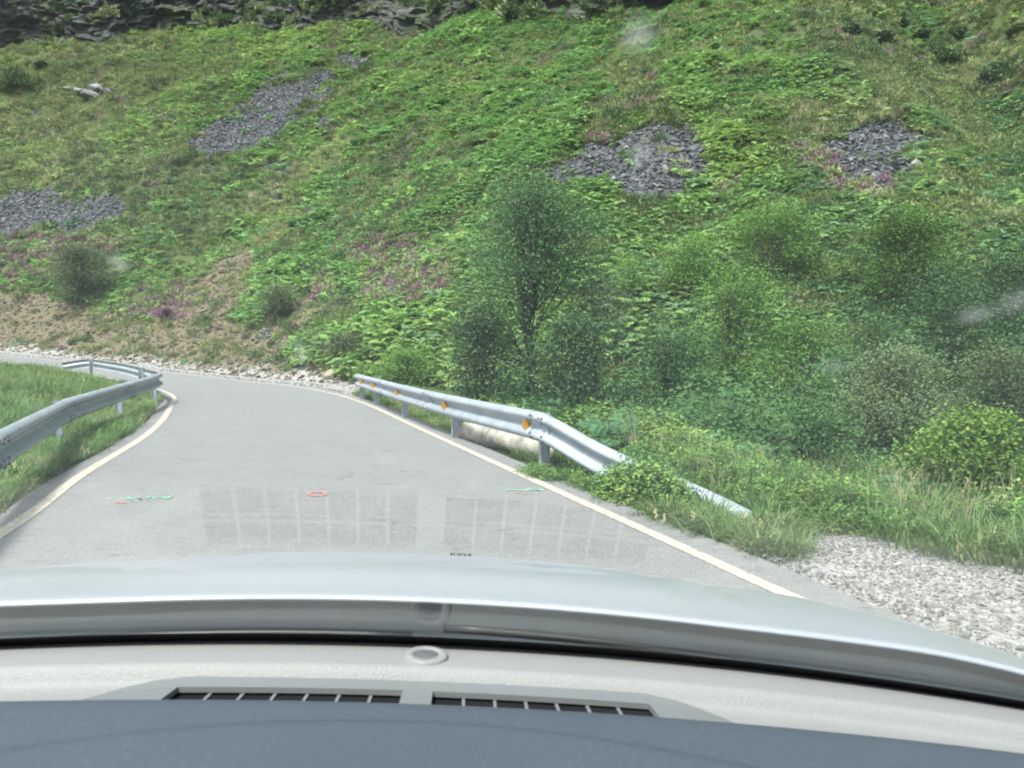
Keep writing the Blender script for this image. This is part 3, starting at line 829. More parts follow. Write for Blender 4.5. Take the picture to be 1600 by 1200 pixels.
# ---- brambles, bracken and scrub between road and slope
x = np.concatenate([RNG.uniform(-.5, 15, 2600), RNG.uniform(-.2, 3.2, 900), RNG.uniform(1.8, 7.5, 900)]); y = np.concatenate([RNG.uniform(5.4, 21, 2600), RNG.uniform(5.9, 10.5, 900), RNG.uniform(5.6, 10.5, 900)])
z = terrain(x, y); q = zones(x, y, z)
rampz = (q['right'] > .42 + .15 * fbm(x * 2, y * 2, 143, 2)) & (y > 6.4) & (y < 8.6) & (x > .2)
m = verge_mask(x, y, q) & ((q['right'] > 1.25 + .5 * fbm(x, y, 141, 2)) | rampz) & (np.abs(q['px'] - 800) < 930)
m &= ~((y < 9.3) & (q['right'] < 2.4) & ~rampz & (RNG.random(len(x)) < .55))
x, y, z = x[m], y[m], z[m]; q = {k: v[m] for k, v in q.items()}
tr = RNG.random(95); xr = .30 + 1.30 * tr; yr = 8.35 - 1.85 * tr; orr = RNG.uniform(.05, .34, 95)
xr, yr = xr - orr * .82, yr - orr * .58
x = np.concatenate([x, xr]); y = np.concatenate([y, yr]); z = np.concatenate([z, terrain(xr, yr)])
q = {k: np.concatenate([v, zones(xr, yr, z[-95:])[k]]) for k, v in q.items()}
bp = [leafy_proto(400 + i, 260, .42, .42, .050, 'bramble') for i in range(4)] + [leafy_proto(410 + i, 420, .42, .5, .036, 'sapling', False) for i in range(3)]
sel = RNG.random(len(x)) < .82 - .30 * sstep(9, 12, y)
sel[-95:] = True
s = (.6 + .5 * RNG.random(len(x))) * (.74 + .85 * sstep(7, 12, y)) * np.where((q['right'] < 1.2) & (y < 8.7), .62, 1)
s[-95:] = (.36 + .50 * np.exp(-((tr - .80) / .17) ** 2)) * (.8 + .4 * RNG.random(95))
scatter('undergrowth', bp, np.stack([x, y, z - .04], 1)[sel], tilt_rot(sel.sum(), .15), sc3(s[sel]), None, np.clip(RNG.normal(.2, .22, sel.sum()), 0, 1), 'leafy brambles and weeds beside the road')
xt = RNG.uniform(1.0, 17, 900); yt = RNG.uniform(10.3, 20, 900); zt = terrain(xt, yt); qt_ = zones(xt, yt, zt)
mt = (qt_['D'] < 1.5) & (qt_['right'] > 3.2) & (np.abs(qt_['px'] - 800) < 900) & (qt_['px'] > 930)
xt, yt, zt = xt[mt], yt[mt], zt[mt]
tk = [leafy_proto(440 + i, 420, .42, .5, .036, 'sapling', False) for i in range(2)] + [leafy_proto(444 + i, 420, .42, .5, .034, 'alder', False) for i in range(2)] + [leafy_proto(448, 420, .42, .5, .034, 'hazel', False)]
scatter('thicket', tk, np.stack([xt, yt, zt - .08], 1), tilt_rot(len(xt), .25), sc3(1.4 + 1.3 * RNG.random(len(xt)) ** 1.5, .25), None, None, 'tangled leafy scrub filling the dip below the slope')
nf = ~sel & (y > 8.6)
fp = [fern_proto(420 + i, 9, 17, .85, 'fern2') for i in range(4)] + [fern_proto(430 + i, 9, 17, .85, 'fern') for i in range(2)]
scatter('ferns', fp, np.stack([x, y, z], 1)[nf], tilt_rot(nf.sum(), .2), sc3(.60 * (.7 + .6 * RNG.random(nf.sum()))), None, np.clip(RNG.normal(.1, .12, nf.sum()), 0, 1), 'dark green bracken thicket in the dip behind the guardrail')

# ------------------------------------------------------------------ shrubs and trees (each a thing)
def crown_plant(name, label, cat, loc, H, W, mat, seed, leaves, leaf, clumps=40, low=.12, lean=(0, 0), stem=.05, group=None, shape='dome', thin=.0, depth=None):
    leaves, leaf = leaves * 1.75, leaf * .70
    rd = random.Random(seed)
    root = empty(name, loc); tag(root, label, cat, group)
    trunk = MB(); crown = MB()
    D_ = depth or W
    centers = []
    for i in range(clumps):
        for _ in range(40):
            a = rd.uniform(0, math.tau); hgt = low + (1 - low) * rd.random() ** .8
            if shape == 'dome': wr = math.sqrt(max(0, 1 - (max(0, hgt - .3) / .72) ** 2)) * (.72 + .28 * min(1, hgt / .3))
            elif shape == 'birch': wr = float(np.interp(hgt, [0, .08, .26, .40, .54, .74, .91, 1.0], [.7, .95, 1.0, .86, .74, .58, .46, .20]))
            elif shape == 'umbrella': wr = max(.05, math.sin(math.pi * min(1, max(0, (hgt - low) / (1.02 - low)))) ** .5)
            else: wr = 1
            wr *= .66 + .52 * math.sin(a * 2 + seed * 1.7 + hgt * 5) * math.sin(a * 3 - seed + hgt * 7) + .12 * math.sin(seed * 3 + hgt * 13 + a)
            if shape == 'birch': wr *= rd.uniform(.7, 1.25)
            q = rd.uniform(.25, 1) ** .5
            c = Vector((math.cos(a) * wr * q * W / 2 + lean[0] * hgt, math.sin(a) * wr * q * D_ / 2 + lean[1] * hgt, hgt * H * rd.uniform(.93, 1.0)))
            if shape == 'birch' and .26 < hgt < .62 and abs(c.x) < .11 * W and c.y < .12 * W: continue
            if wr > .03: break
        centers.append((c, rd.uniform(.6, 1.25)))
    # stems
    nst = 1 if shape in ('birch', 'umbrella') else rd.randint(3, 5)
    stems = []
    for k in range(nst):
        a = rd.uniform(0, math.tau); sp_ = 0 if nst == 1 else W * .18
        pts = []
        for t in np.linspace(0, 1, 7):
            pts.append(Vector((math.cos(a) * sp_ * t + lean[0] * t + rd.gauss(0, .015) * H * t, math.sin(a) * sp_ * t + lean[1] * t + rd.gauss(0, .015) * H * t, H * .86 * t - .1 * (t == 0))))
        trunk.tube(pts, [stem * (1 - .85 * t) for t in np.linspace(0, 1, 7)], 7)
        stems.append(pts)
    for c, k in centers:
        st = rd.choice(stems)
        hb = max(.05, min(.93, (c.z / H) * rd.uniform(.45, .8)))
        i = hb * 6; j = int(i); b = st[j].lerp(st[min(6, j + 1)], i - j)
        md = b.lerp(c, .55) + Vector((rd.gauss(0, .03), rd.gauss(0, .03), rd.uniform(-.01, .05))) * H * .5
        trunk.tube([b, md, c], [stem * .26, stem * .14, stem * .04], 4, False)
    per = max(3, int(leaves * 1.8 / clumps))
    sig = (W * H * H) ** (1 / 3) * ((.27 if shape == 'birch' else .36) / clumps ** (1 / 3))
    for c, k in centers:
        if rd.random() < thin: continue
        kk = int(per * k)
        for i in range(kk):
            p = c + Vector((rd.gauss(0, sig * 1.15), rd.gauss(0, sig * 1.15), rd.gauss(0, sig * .75)))
            if p.z < .02: p.z = .02 + rd.random() * .1
            a = rd.uniform(0, math.tau); tl = rd.gauss(-.15, .5)
            ax = Vector((math.cos(a) * math.cos(tl), math.sin(a) * math.cos(tl), math.sin(tl)))
            up = Vector((rd.gauss(0, .55), rd.gauss(0, .55), 1)).normalized()
            sd = ax.cross(up).normalized()
            L = leaf * rd.uniform(.65, 1.3); w = L * .34
            crown.add([p, p + ax * L * .42 + sd * w, p + ax * L, p + ax * L * .42 - sd * w], [(0, 1, 2, 3)])
    trunk.build('trunk', M['bark'], root, True)
    crown.build('crown', M[mat], root)
    return root

def plant(name, label, cat, px, dist, top_px, wpx, mat, seed, leaves, leaf, drop=0, **kw):
    if dist > 100:                      # given as the photo row of its foot on the slope
        p = hit(px, dist - 1000); x, y, zg = p; dist = float(p[1])
    else: x, y, zg = at(px, dist)
    zg -= .05 + drop
    ztop = CAM[2] + dist * ((540 - top_px) / F)
    crown_plant(name, label, cat, (x, y, zg), max(.4, ztop - zg), wpx / F * dist, mat, seed, leaves, leaf, **kw)

plant('alder_tree', 'tall dark slender tree with visible trunk standing behind the straight guardrail', 'tree', 828, 15.5, 292, 335, 'alder', 1, 12500, .08, clumps=70, low=.05, stem=.085, shape='birch', thin=.04+.10)
plant('alder_bush', 'dark low bush crowding the foot of the slender tree on its road side', 'shrub', 748, 15.0, 478, 125, 'alder', 31, 3000, .08, clumps=34, low=.05, stem=.03)
plant('alder_bush', 'dark spreading bush between the slender tree and the wispy shrub', 'shrub', 885, 14.6, 500, 170, 'alder', 32, 3800, .08, clumps=40, low=.05, stem=.03)
plant('thicket_bush', 'low mid green bush among ferns before the umbrella tree', 'shrub', 1050, 16, 515, 170, 'sapling', 33, 3200, .08, clumps=36, low=.05, stem=.03)
plant('thicket_bush', 'green bush filling the gap below the broad dense bush', 'shrub', 1255, 16.5, 500, 160, 'hazel', 34, 3200, .08, clumps=36, low=.05, stem=.03)
plant('thicket_bush', 'tall green bush rising behind the sparse willow shoots', 'shrub', 1480, 16, 440, 200, 'sapling', 35, 4400, .085, clumps=46, low=.05, stem=.03)
plant('scrub_willow', 'grey green wispy shrub leaning against the dark slender tree', 'shrub', 925, 16.5, 440, 120, 'willow', 2, 3000, .07, clumps=34, thin=.1, stem=.03)
plant('hazel_bush', 'bright green umbrella shaped little tree on a dark bare trunk', 'tree', 1140, 17.5, 428, 165, 'hazel', 3, 4600, .085, clumps=46, low=.30, stem=.07, shape='umbrella')
plant('hazel_bush', 'rounded bright green bush growing below the middle scree patch', 'shrub', 1215, 1455, 328, 190, 'hazel', 4, 5200, .10, clumps=52, low=.18, drop=.3)
plant('hazel_bush', 'broad dense green bush below the scree with the white boulder', 'shrub', 1400, 1495, 340, 240, 'hazel', 5, 8000, .10, clumps=70, low=.15, drop=.3)
plant('hazel_bush', 'dark bush at the frame edge above the grey green willow', 'shrub', 1585, 1520, 410, 170, 'sapling', 6, 4600, .09, clumps=44)
plant('oak_sapling', 'pale leaved sapling with a pointed side branch above the ferns', 'tree', 1350, 14.0, 488, 150, 'sapling', 7, 3600, .075, clumps=40, low=.3, stem=.03, thin=.06)
plant('oak_sapling', 'tiny yellow green sapling on a thin stem on the slope', 'tree', 988, 1482, 408, 62, 'hazel', 8, 900, .09, clumps=16, low=.42, stem=.025, shape='umbrella')
plant('willow_bush', 'wide grey green willow bush in front of the pale sapling', 'shrub', 1400, 11.5, 548, 250, 'willow', 9, 9500, .055, clumps=90, low=.1, stem=.03)
plant('willow_bush', 'sparse grey green willow bush with upright shoots by the frame edge', 'shrub', 1570, 10.5, 545, 210, 'willow', 10, 6200, .055, clumps=64, low=.1, stem=.03, thin=.08)
plant('brier_bush', 'bright yellow green brier bush nearest the lay-by gravel', 'shrub', 1535, 7.6, 655, 240, 'brier', 11, 5200, .065, clumps=70, low=.08, stem=.018, thin=.05)
plant('dogwood_bush', 'dark leafy bush between the guardrail end and the brier', 'shrub', 1270, 9.6, 640, 150, 'sapling', 12, 3000, .06, clumps=36, low=.05, stem=.018)
plant('hazel_bush', 'low green bush filling the foot of the slope beside the far guardrail end', 'shrub', 640, 1610, 548, 130, 'hazel', 13, 3800, .09, clumps=40, low=.06)
plant('gorse_bush', 'grey green feathery bush on the bank above the curved guardrail', 'shrub', 120, 1480, 388, 120, 'willow', 14, 4200, .15, clumps=44, low=.05)
plant('broom_bush', 'olive broom bush spreading over the bare brown bank', 'shrub', 432, 1505, 448, 80, 'willow', 15, 2600, .11, clumps=30, low=.05)
plant('broom_bush', 'grey brown heath bush just left of the low green bush', 'shrub', 545, 1562, 520, 90, 'willow', 16, 2600, .09, clumps=30, low=.05)
plant('sloe_bush', 'dense green bush between the umbrella tree and the broad bush', 'shrub', 1075, 1470, 375, 110, 'hazel', 17, 2600, .10, clumps=30, low=.1)
plant('heather_bush', 'single purple heather bush flowering above the bare bank', 'heather', 262, 1500, 480, 40, 'heather', 18, 1500, .10, clumps=16, low=.02, stem=.02)
GORSE = [(1330, 44, 34), (1375, 62, 46), (1432, 52, 40), (1495, 48, 34), (1480, 92, 60), (1590, 46, 36), (1405, 28, 26), (1560, 120, 70), (1290, 82, 34)]
for k, (px, py, w) in enumerate(GORSE):
    p = hit(px, py + 8)
    wd = w / F * p[1]
    crown_plant('gorse_bush', 'dark rounded gorse bush high on the grassy slope beyond the gully', 'shrub', (p[0], p[1], p[2] - .2), wd * .42, wd * 1.0, 'gorse', 500 + k, 1500, .22, clumps=22, low=.05, stem=.05, group='gorse bushes high beyond the gully')
for k, (px, py, w, lab) in enumerate([(65, 105, 24, 'small dark gorse bush alone on the pale grassy slope'), (22, 138, 60, 'broad dark gorse bush under the cliff at the frame edge')]):
    p = hit(px, py + 6); wd = w / F * p[1]
    crown_plant('gorse_bush', lab, 'shrub', (p[0], p[1], p[2] - .2), wd * .6, wd, 'gorse', 520 + k, 1500, .28, clumps=20, low=.05, stem=.05)

# ivy and scrub clinging to the cliff face
nI = 900
iu = RNG.integers(0, nu, nI); iv = np.clip((RNG.random(nI) ** 1.4 * nv).astype(int), 0, nv - 1)
patch = fbm(sl[iu, iv] / 7, h[iu, iv] / 5, 151, 3) + .25 * (h[iu, iv] / 13) + RNG.normal(0, .12, nI) > .06
cpv = CP[iu, iv][patch]
scatter('cliff_scrub', [tuft_proto(540 + i, 300, .8, .7, .05, .24, 'gorse') for i in range(3)] + [tuft_proto(550 + i, 300, .8, .7, .05, .24, 'heath') for i in range(2)], cpv, tilt_rot(len(cpv), .4), sc3(1.0 + 1.3 * RNG.random(len(cpv))), None, RNG.random(len(cpv)) * .4, 'scrubby plants clinging to the dark cliff')

# ------------------------------------------------------------------ boulders
def boulder(label, px, py, wpx, seed, mat, flat=.7, lift=.1, group=None, rz=0.3, ry=.2):
    p = hit(px, py); o = rock_mesh(seed, flat, mat, True, 'boulder', 22, True)
    s = wpx / F * p[1]
    o.location = (p[0], p[1], p[2] + s * lift); o.scale = (s, s, s); o.rotation_euler = (.25, ry, rz)
    tag(o, label, 'rock', group)
    return o
boulder('pale grey boulder at the lower edge of the scree by the gully', 1432, 264, 32, 601, 'white_rock', .8, .22)
boulder('pale upright stone standing where the gravel strip meets the guardrail end', 515, 594, 22, 602, 'tan_rock', 1.2, .35)
boulder('small whitish boulder alone among ferns high on the slope', 1257, 120, 16, 603, 'white_rock', .8, .3)
boulder('flat grey slab among ferns above the middle scree', 878, 192, 30, 604, 'slab', .35, .2)
boulder('flat grey slab halfway between the two big scree patches', 1243, 192, 24, 605, 'slab', .35, .2)
boulder('pale stone low on the slope beyond the broad bush', 1520, 300, 26, 606, 'white_rock', .5, .2)
boulder('pale stone by the frame edge beneath the dark gully', 1590, 262, 30, 607, 'slab', .5, .2)
for k, (px, py, w, sd) in enumerate([(150, 146, 34, 0), (128, 150, 26, 1), (170, 150, 26, 2), (140, 158, 38, 3), (106, 146, 22, 4), (178, 147, 18, 5)]):
    boulder('dark slab in the small outcrop on the pale grassy slope', px, py, w, 620 + sd, 'slab', .45, .25, 'slabs of the small outcrop', rz=k * .9, ry=.3 - .15 * k)

# ------------------------------------------------------------------ guardrails
PROF = [(.004, .158), (.016, .156), (.040, .146), (.066, .128), (.080, .110), (.082, .094), (.076, .080), (.040, .048), (.014, .022), (.006, .008), (.006, -.008), (.014, -.022), (.040, -.048), (.076, -.080), (.082, -.094), (.080, -.110), (.066, -.128), (.040, -.146), (.016, -.156), (.004, -.158)]
def rail_path(pts, n): return spline(pts, n)

def beam(path, side, parent, mat, holes=()):
    """W-shaped beam along a 3-D path; side=+1 when the bulge faces the right of the walking direction"""
    t = np.gradient(path, axis=0); t /= np.linalg.norm(t, axis=1)[:, None]
    nrm = np.stack([t[:, 1], -t[:, 0], np.zeros(len(t))], 1) * side; nrm /= np.linalg.norm(nrm, axis=1)[:, None]
    upv = np.cross(nrm, t) * side; upv = upv * np.sign(upv[:, 2:3] + 1e-9)
    pr = np.array(PROF)
    G = path[:, None, :] + nrm[:, None, :] * pr[None, :, 0, None] + upv[:, None, :] * pr[None, :, 1, None]
    o = grid_obj('beam', G, mat, parent, True)
    md = o.modifiers.new('gauge', 'SOLIDIFY'); md.thickness = .006; md.offset = 0
    return o, t, nrm, upv

def along(path, s):
    q = np.concatenate([[0], np.cumsum(np.linalg.norm(np.diff(path, axis=0), axis=1))])
    return np.array([np.interp(s, q, path[:, k]) for k in range(3)])
def plen(path): return float(np.linalg.norm(np.diff(path, axis=0), axis=1).sum())

def bolt_heads(path, side, ss, parent, rows=(.11, -.11), r=.017):
    for s in ss:
        p = along(path, s); a = along(path, s - .05); b = along(path, s + .05)
        t = (b - a) / np.linalg.norm(b - a); n_ = np.array([t[1], -t[0], 0]) * side; n_ /= np.linalg.norm(n_)
        for rz in rows:
            d = .092 if abs(rz) > .05 else .02
            c = p + n_ * d + np.array([0, 0, rz])
            mb = MB(); mb.tube([c - n_ * .004, c + n_ * .014], [r, r * .8], 6)
            mb.build('bolt', M['dark_steel'], parent)

def rail(name, label, path, side, posts, joints, sec_n=40, reflect=(), lap=.16):
    root = empty(name, tuple(path[0] - np.array([0, 0, .5]))); tag(root, label, 'guardrail')
    bpy.context.view_layer.update()
    inv = np.array(path[0] - np.array([0, 0, .5]))
    P = path - inv
    L = plen(P)
    cuts = [0] + list(joints) + [L]
    for k in range(len(cuts) - 1):
        a, b = cuts[k], cuts[k + 1]
        ss = np.linspace(max(0, a - (lap if k else 0)), min(L, b + lap), max(8, int((b - a) / .12)))
        sub = np.array([along(P, s) for s in ss])
        # each length of beam laps a few millimetres in front of its neighbour
        t = np.gradient(sub, axis=0); nn = np.stack([t[:, 1], -t[:, 0], np.zeros(len(t))], 1) * side; nn /= np.linalg.norm(nn, axis=1)[:, None]
        sub = sub + nn * (.011 if k % 2 else 0)
        bo = beam(sub, side, root, M['galv'])[0]
        hb = [s for s in (a + .06, a - .06, b - .06, b + .06) if .1 < s < L - .1]
        bolt_heads(P, side, hb, bo, (.112, -.112), .016)
    for j in joints:
        if not lap or j + .2 > L: continue
        sub = np.array([along(P, q_) for q_ in np.linspace(j - .16, j + .16, 9)])
        t = np.gradient(sub, axis=0); nn = np.stack([t[:, 1], -t[:, 0], np.zeros(len(t))], 1) * side; nn /= np.linalg.norm(nn, axis=1)[:, None]
        so_ = beam(sub + nn * .019, side, root, M['galv'])[0]; so_.name = 'splice_plate'
        bolt_heads(P + np.array([0, 0, 0]), side, [j - .11, j + .11], so_, (.118, .075, -.075, -.118), .019)
    for s in posts:
        p = along(P, s); a = along(P, max(0, s - .05)); b = along(P, min(L, s + .05)); t = (b - a) / np.linalg.norm(b - a)
        ang = math.atan2(t[1], t[0])
        n_ = np.array([t[1], -t[0], 0]) * side
        wp = p + inv
        zg = float(terrain(np.array([wp[0]]), np.array([wp[1]]))[0]) - inv[2] - .25
        mb = MB(); c = p - n_ * .075
        rot = Matrix.Rotation(ang, 3, 'Z')
        zt = p[2] + .14
        H = zt - zg
        mb.box((c[0], c[1], zg + H / 2), (.006, .11, H), rot)
        mb.box((c + n_ * .052 + 0 * t)[:2].tolist() + [zg + H / 2], (.055, .006, H), rot)
        mb.box((c - n_ * .052)[:2].tolist() + [zg + H / 2], (.055, .006, H), rot)
        post = mb.build('post', M['galv'], root)
        sb = MB(); c2 = p - n_ * .012
        sb.box((c2[0], c2[1], p[2]), (.10, .022, .20), rot)
        sb.build('spacer', M['galv'], post)
    for s in reflect:
        p = along(P, s); a = along(P, max(0, s - .05)); b = along(P, min(L, s + .05)); t = (b - a) / np.linalg.norm(b - a)
        n_ = np.array([t[1], -t[0], 0]) * side; n_ /= np.linalg.norm(n_)
        q = [(.0, .058), (.045, .068), (.094, .036), (.094, -.036), (.045, -.068), (.0, -.058)]
        V = []
        for off in (0, .006):
            for (d, zz_) in q: V.append(p + n_ * (d + .006) * 1.05 + np.array([0, 0, zz_]) + t * off)
        # the plate is canted toward the traffic
        f = [tuple(range(5, -1, -1)), tuple(range(6, 12))] + [(i, (i + 1) % 6, 6 + (i + 1) % 6, 6 + i) for i in range(6)]
        mesh_obj('reflector', V, f, M['orange'], root)
    return root

def zat(x, y): return float(base_z(np.array([x]), np.array([y]))[0])
RT = .47
seg1 = [(-2.55, 2.3, 0), (-4.45, 6.65, 0), (-6.03, 10.3, 0)]
seg2 = [(-6.03, 10.3, 0), (-7.0, 13.6, .03), (-7.8, 16.5, .07), (-8.55, 18.5, .08), (-9.9, 20.7, .08), (-12.5, 24.6, .09), (-15.4, 28.2, .09)]
mk = lambda sg, n: rail_path([(a, b, zat(a, b) + RT + c) for a, b, c in sg], n)
pathL = np.vstack([mk(seg1, 110), mk(seg2, 240)[1:]])
pathL = np.vstack([pathL, rail_path([tuple(pathL[-1]), (-16.0, 28.6, zat(-16.0, 28.6) + .53), (-16.7, 28.5, zat(-16.7, 28.5) + .40)], 12)[1:]])
# lengths measured along the beam to the visible joint
q = np.concatenate([[0], np.cumsum(np.linalg.norm(np.diff(pathL, axis=0), axis=1))])
sj = float(q[np.argmin(np.abs(pathL[:, 1] - 10.3))])
rail('guardrail', 'galvanised guardrail curving round the inside of the bend beside the grass field', pathL, 1, [sj - 8, sj - 4, sj, sj + 3.9, sj + 7.9, sj + 11.4, plen(pathL) - 1.6], [sj - 4.3, sj, sj + 4.3, sj + 8.3, sj + 12.3, sj + 16.3])
pr_ = [(-3.95, 19.6), (-2.9, 16.7), (-1.95, 14.0), (-.9, 11.2), (.33, 8.3)]
pathR = rail_path([(a, b, zat(a, b) + RT) for a, b in pr_], 120)
down = rail_path([tuple(pathR[-1]), (.50, 8.06, .405), (.95, 7.42, .20), (1.62, 6.46, -.01), (2.0, 5.92, -.16)], 50)[1:]
pathR = np.vstack([pathR, down])
q = np.concatenate([[0], np.cumsum(np.linalg.norm(np.diff(pathR, axis=0), axis=1))])
sd_ = lambda yv: float(q[np.argmin(np.abs(pathR[:, 1] - yv))])
rail('guardrail', 'straight galvanised guardrail with amber reflectors whose end slopes down into the verge', pathR, 1, [sd_(17.4), sd_(14.3), sd_(11.2), sd_(8.42), .3], [sd_(16), sd_(12.2), sd_(8.3)], reflect=[sd_(18.6), sd_(17.0), sd_(14.45), sd_(11.25), sd_(8.55)])

# concrete pipe lying behind the rail
a, b = np.array([-.72, 11.35, .075]), np.array([.62, 9.3, .05])
pipe = empty('concrete_pipe', tuple(a)); tag(pipe, 'weathered mossy concrete pipe lying in grass under the straight guardrail', 'pipe')
d = (b - a); Lp = np.linalg.norm(d); rr = .145
def ringpts(c, r, n=24):
    t = d / Lp; s = np.array([t[1], -t[0], 0]); w = np.cross(s, t)
    return [c + s * r * math.cos(k * math.tau / n) + w * r * math.sin(k * math.tau / n) for k in range(n)]
V, f = [], []
for k, (s_, r_) in enumerate([(.25, .105), (0, .105), (0, rr), (Lp * .33, rr), (Lp * .331, rr + .012), (Lp * .36, rr + .012), (Lp * .361, rr), (Lp, rr), (Lp, .105), (Lp - .25, .105)]):
    V += [p - a for p in ringpts(a + d / Lp * s_, r_)]
    if k: f += [((k - 1) * 24 + j, (k - 1) * 24 + (j + 1) % 24, k * 24 + (j + 1) % 24, k * 24 + j) for j in range(24)]
f += [tuple(range(24)), tuple(9 * 24 + j for j in range(24))]
mesh_obj('barrel', V, f, M['pipe'], pipe, False)

# ------------------------------------------------------------------ the car we sit in
YAW, ROLL, CR = R(3.0), R(3.5), .036
Rc = Matrix.Rotation(YAW, 3, 'Z') @ Matrix.Rotation(ROLL, 3, 'Y')
car = empty('car', tuple(Vector(CAM) - Rc @ Vector((CR, 0, 1.35))), (0, ROLL, YAW))
tag(car, 'pale mint silver car seen from inside, with grey dashboard, windscreen and bonnet', 'car')
Z0 = 1.35

def paint():
    m, nt, out = new_mat('mint_silver_paint')
    co = objco(nt)
    fl = noise(nt, 900, 2, .5, co); dst = noise(nt, 5, 5, .6, co)
    c = mixc(nt, fl.outputs['Fac'], (0.249, 0.269, 0.309), (0.310, 0.329, 0.376))
    c = mixc(nt, ramp(nt, [(.45, (0, 0, 0)), (.75, (.35, .35, .35))], dst.outputs['Fac']).outputs[0], c, (.26, .26, .25))
    princ(nt, out, c, .42, .45, .25, .4)
    return m
def leatherette(name, c0, bs=.35, scale=420, rough=.55):
    m, nt, out = new_mat(name)
    co = objco(nt)
    v = nt.nodes.new('ShaderNodeTexVoronoi'); v.inputs['Scale'].default_value = scale; nt.links.new(co, v.inputs['Vector'])
    n = noise(nt, 7, 4, .6, co)
    c = mixc(nt, n.outputs['Fac'], tuple(x * .93 for x in c0), tuple(x * 1.05 for x in c0))
    nn = noise(nt, scale * .6, 3, .6, co)
    hmix = mixc(nt, .5, v.outputs['Distance'], nn.outputs['Fac'])
    princ(nt, out, c, rough, .35, normal=bump(nt, hmix, bs, .0012))
    return m
def speck_mat(name, c0, c1):
    m, nt, out = new_mat(name)
    co = objco(nt)
    n = noise(nt, 330, 3, .6, co); b = noise(nt, 6, 4, .6, co)
    c = mixc(nt, ramp(nt, [(.5, (0, 0, 0)), (.72, (1, 1, 1))], n.outputs['Fac']).outputs[0], c0, c1)
    c = mixc(nt, b.outputs['Fac'], c, tuple(x * .85 for x in c0))
    princ(nt, out, c, .6, .35, normal=bump(nt, n.outputs['Fac'], .25, .001))
    return m
M['paint'] = paint()
M['dash'] = leatherette('pale_dash', (.200, .199, .198), .8)
M['pad'] = speck_mat('slate_dash', (.050, .062, .081), (.09, .10, .12))
M['vent'] = leatherette('vent_plastic', (.14, .147, .15), .12)
M['cowl'] = simple_mat('cowl_plastic', (.013, .017, .020), .5, .5, var=.15, scale=12)
M['black'] = simple_mat('black_ceramic', (.006, .006, .007), .45, .3, var=.1)
M['trim'] = simple_mat('headliner', (.42, .42, .41), .9, .1, var=.06)
M['sensor_dark'] = simple_mat('sensor_lens', (.10, .10, .105), .25, .5, var=.05)
M['cabin'] = simple_mat('cabin_carpet', (.03, .03, .033), .95, .1)

def baseu(r): return .950 - .105 * r * r
r_ = np.linspace(-.80, .80, 65)

# bonnet
def bonnet_w(r, xq):
    w = -.372 - .085 * xq - .17 * xq ** 2
    w = w - .045 * r ** 2 - .14 * np.clip(np.abs(r) - .70, 0, None) ** 1.6
    w = w + .010 * sstep(.47, .36, np.abs(r)) * sstep(.02, .2, xq) + .006 * np.exp(-((np.abs(r) - .47) / .04) ** 2) * sstep(.03, .22, xq)
    return w
xq = np.concatenate([[.02, -.006, -.006, -.003, .004], np.linspace(.016, 1.0, 34)])
edge_dz = np.concatenate([[-.012, -.0075, -.004, -.0012, 0], np.zeros(34)])
Rr, Xq = np.meshgrid(np.linspace(-.95, .95, 91), xq, indexing='ij')
Uu = baseu(Rr) + .165 + .03 * sstep(.40, .85, np.abs(Rr)) + Xq - .06 * Rr ** 2
W = bonnet_w(Rr, np.clip(Xq, 0, None)) + edge_dz[None, :]
bon = grid_obj('bonnet', np.stack([Rr, Uu, W + Z0], -1), M['paint'], car, True)
md = bon.modifiers.new('skin', 'SOLIDIFY'); md.thickness = .003; md.offset = 1
# front panel and wings under the bonnet so the body is closed
edge = np.stack([Rr[:, -1], Uu[:, -1], W[:, -1] + Z0], -1)
nose = np.stack([edge + np.array([0, dx, dz]) for dx, dz in ((0.003, -.006), (.05, -.06), (.07, -.2), (.05, -.45))], 1)
grid_obj('nose_panel', nose, M['paint'], car)
for sx, k in ((-1, 0), (1, -1)):
    e = np.stack([Rr[k], Uu[k], W[k] + Z0], -1)
    wing = np.stack([e + np.array([sx * dx, 0, dz]) for dx, dz in ((.004, -.006), (.03, -.03), (.05, -.1), (.05, -.45))], 1)
    grid_obj('wing', wing, M['paint'], car)
# tiny emblem edge that peeps over the bonnet crest
mb = MB()
for k, wd in enumerate((.004, .003, .002, .004, .002, .003, .002, .004)):
    mb.box((.020 + k * .0052, 1.50 - .0, Z0 + bonnet_w(np.array(.02), np.array(.37)) + .0045), (wd, .004, .004 + .001 * (k % 2)))
mb.build('emblem', M['black'], car)

# cowl between bonnet and glass
vq = np.linspace(-.02, .30, 14)
Rr, Vq = np.meshgrid(np.linspace(-.95, .95, 61), vq, indexing='ij')
Uu = baseu(Rr) + Vq; Bw = bonnet_w(Rr, np.clip(Vq - .165, 0, None)) - .014
W = np.where(Vq < .17, (-.412 - .08 * Rr ** 2) * (1 - Vq / .17) + (bonnet_w(Rr, np.zeros_like(Rr)) - .022) * (Vq / .17) - .010 * np.sin(np.clip(Vq / .17, 0, 1) * math.pi), Bw)
cw_ = grid_obj('cowl_panel', np.stack([Rr, Uu, W + Z0], -1), M['cowl'], car, True)

# wipers parked on the cowl
for (ra, rb, off) in ((-.66, -.02, .075), (.02, .62, .085)):
    mb = MB()
    rs = np.linspace(ra, rb, 12)
    pts = [(q_, float(baseu(q_)) + off - .025 * (i / 11), Z0 - .383 - .10 * q_ * q_ - .004) for i, q_ in enumerate(rs)]
    mb.tube(pts, [.006] * 12, 6)
    mb.build('wiper', M['black'], car, True)

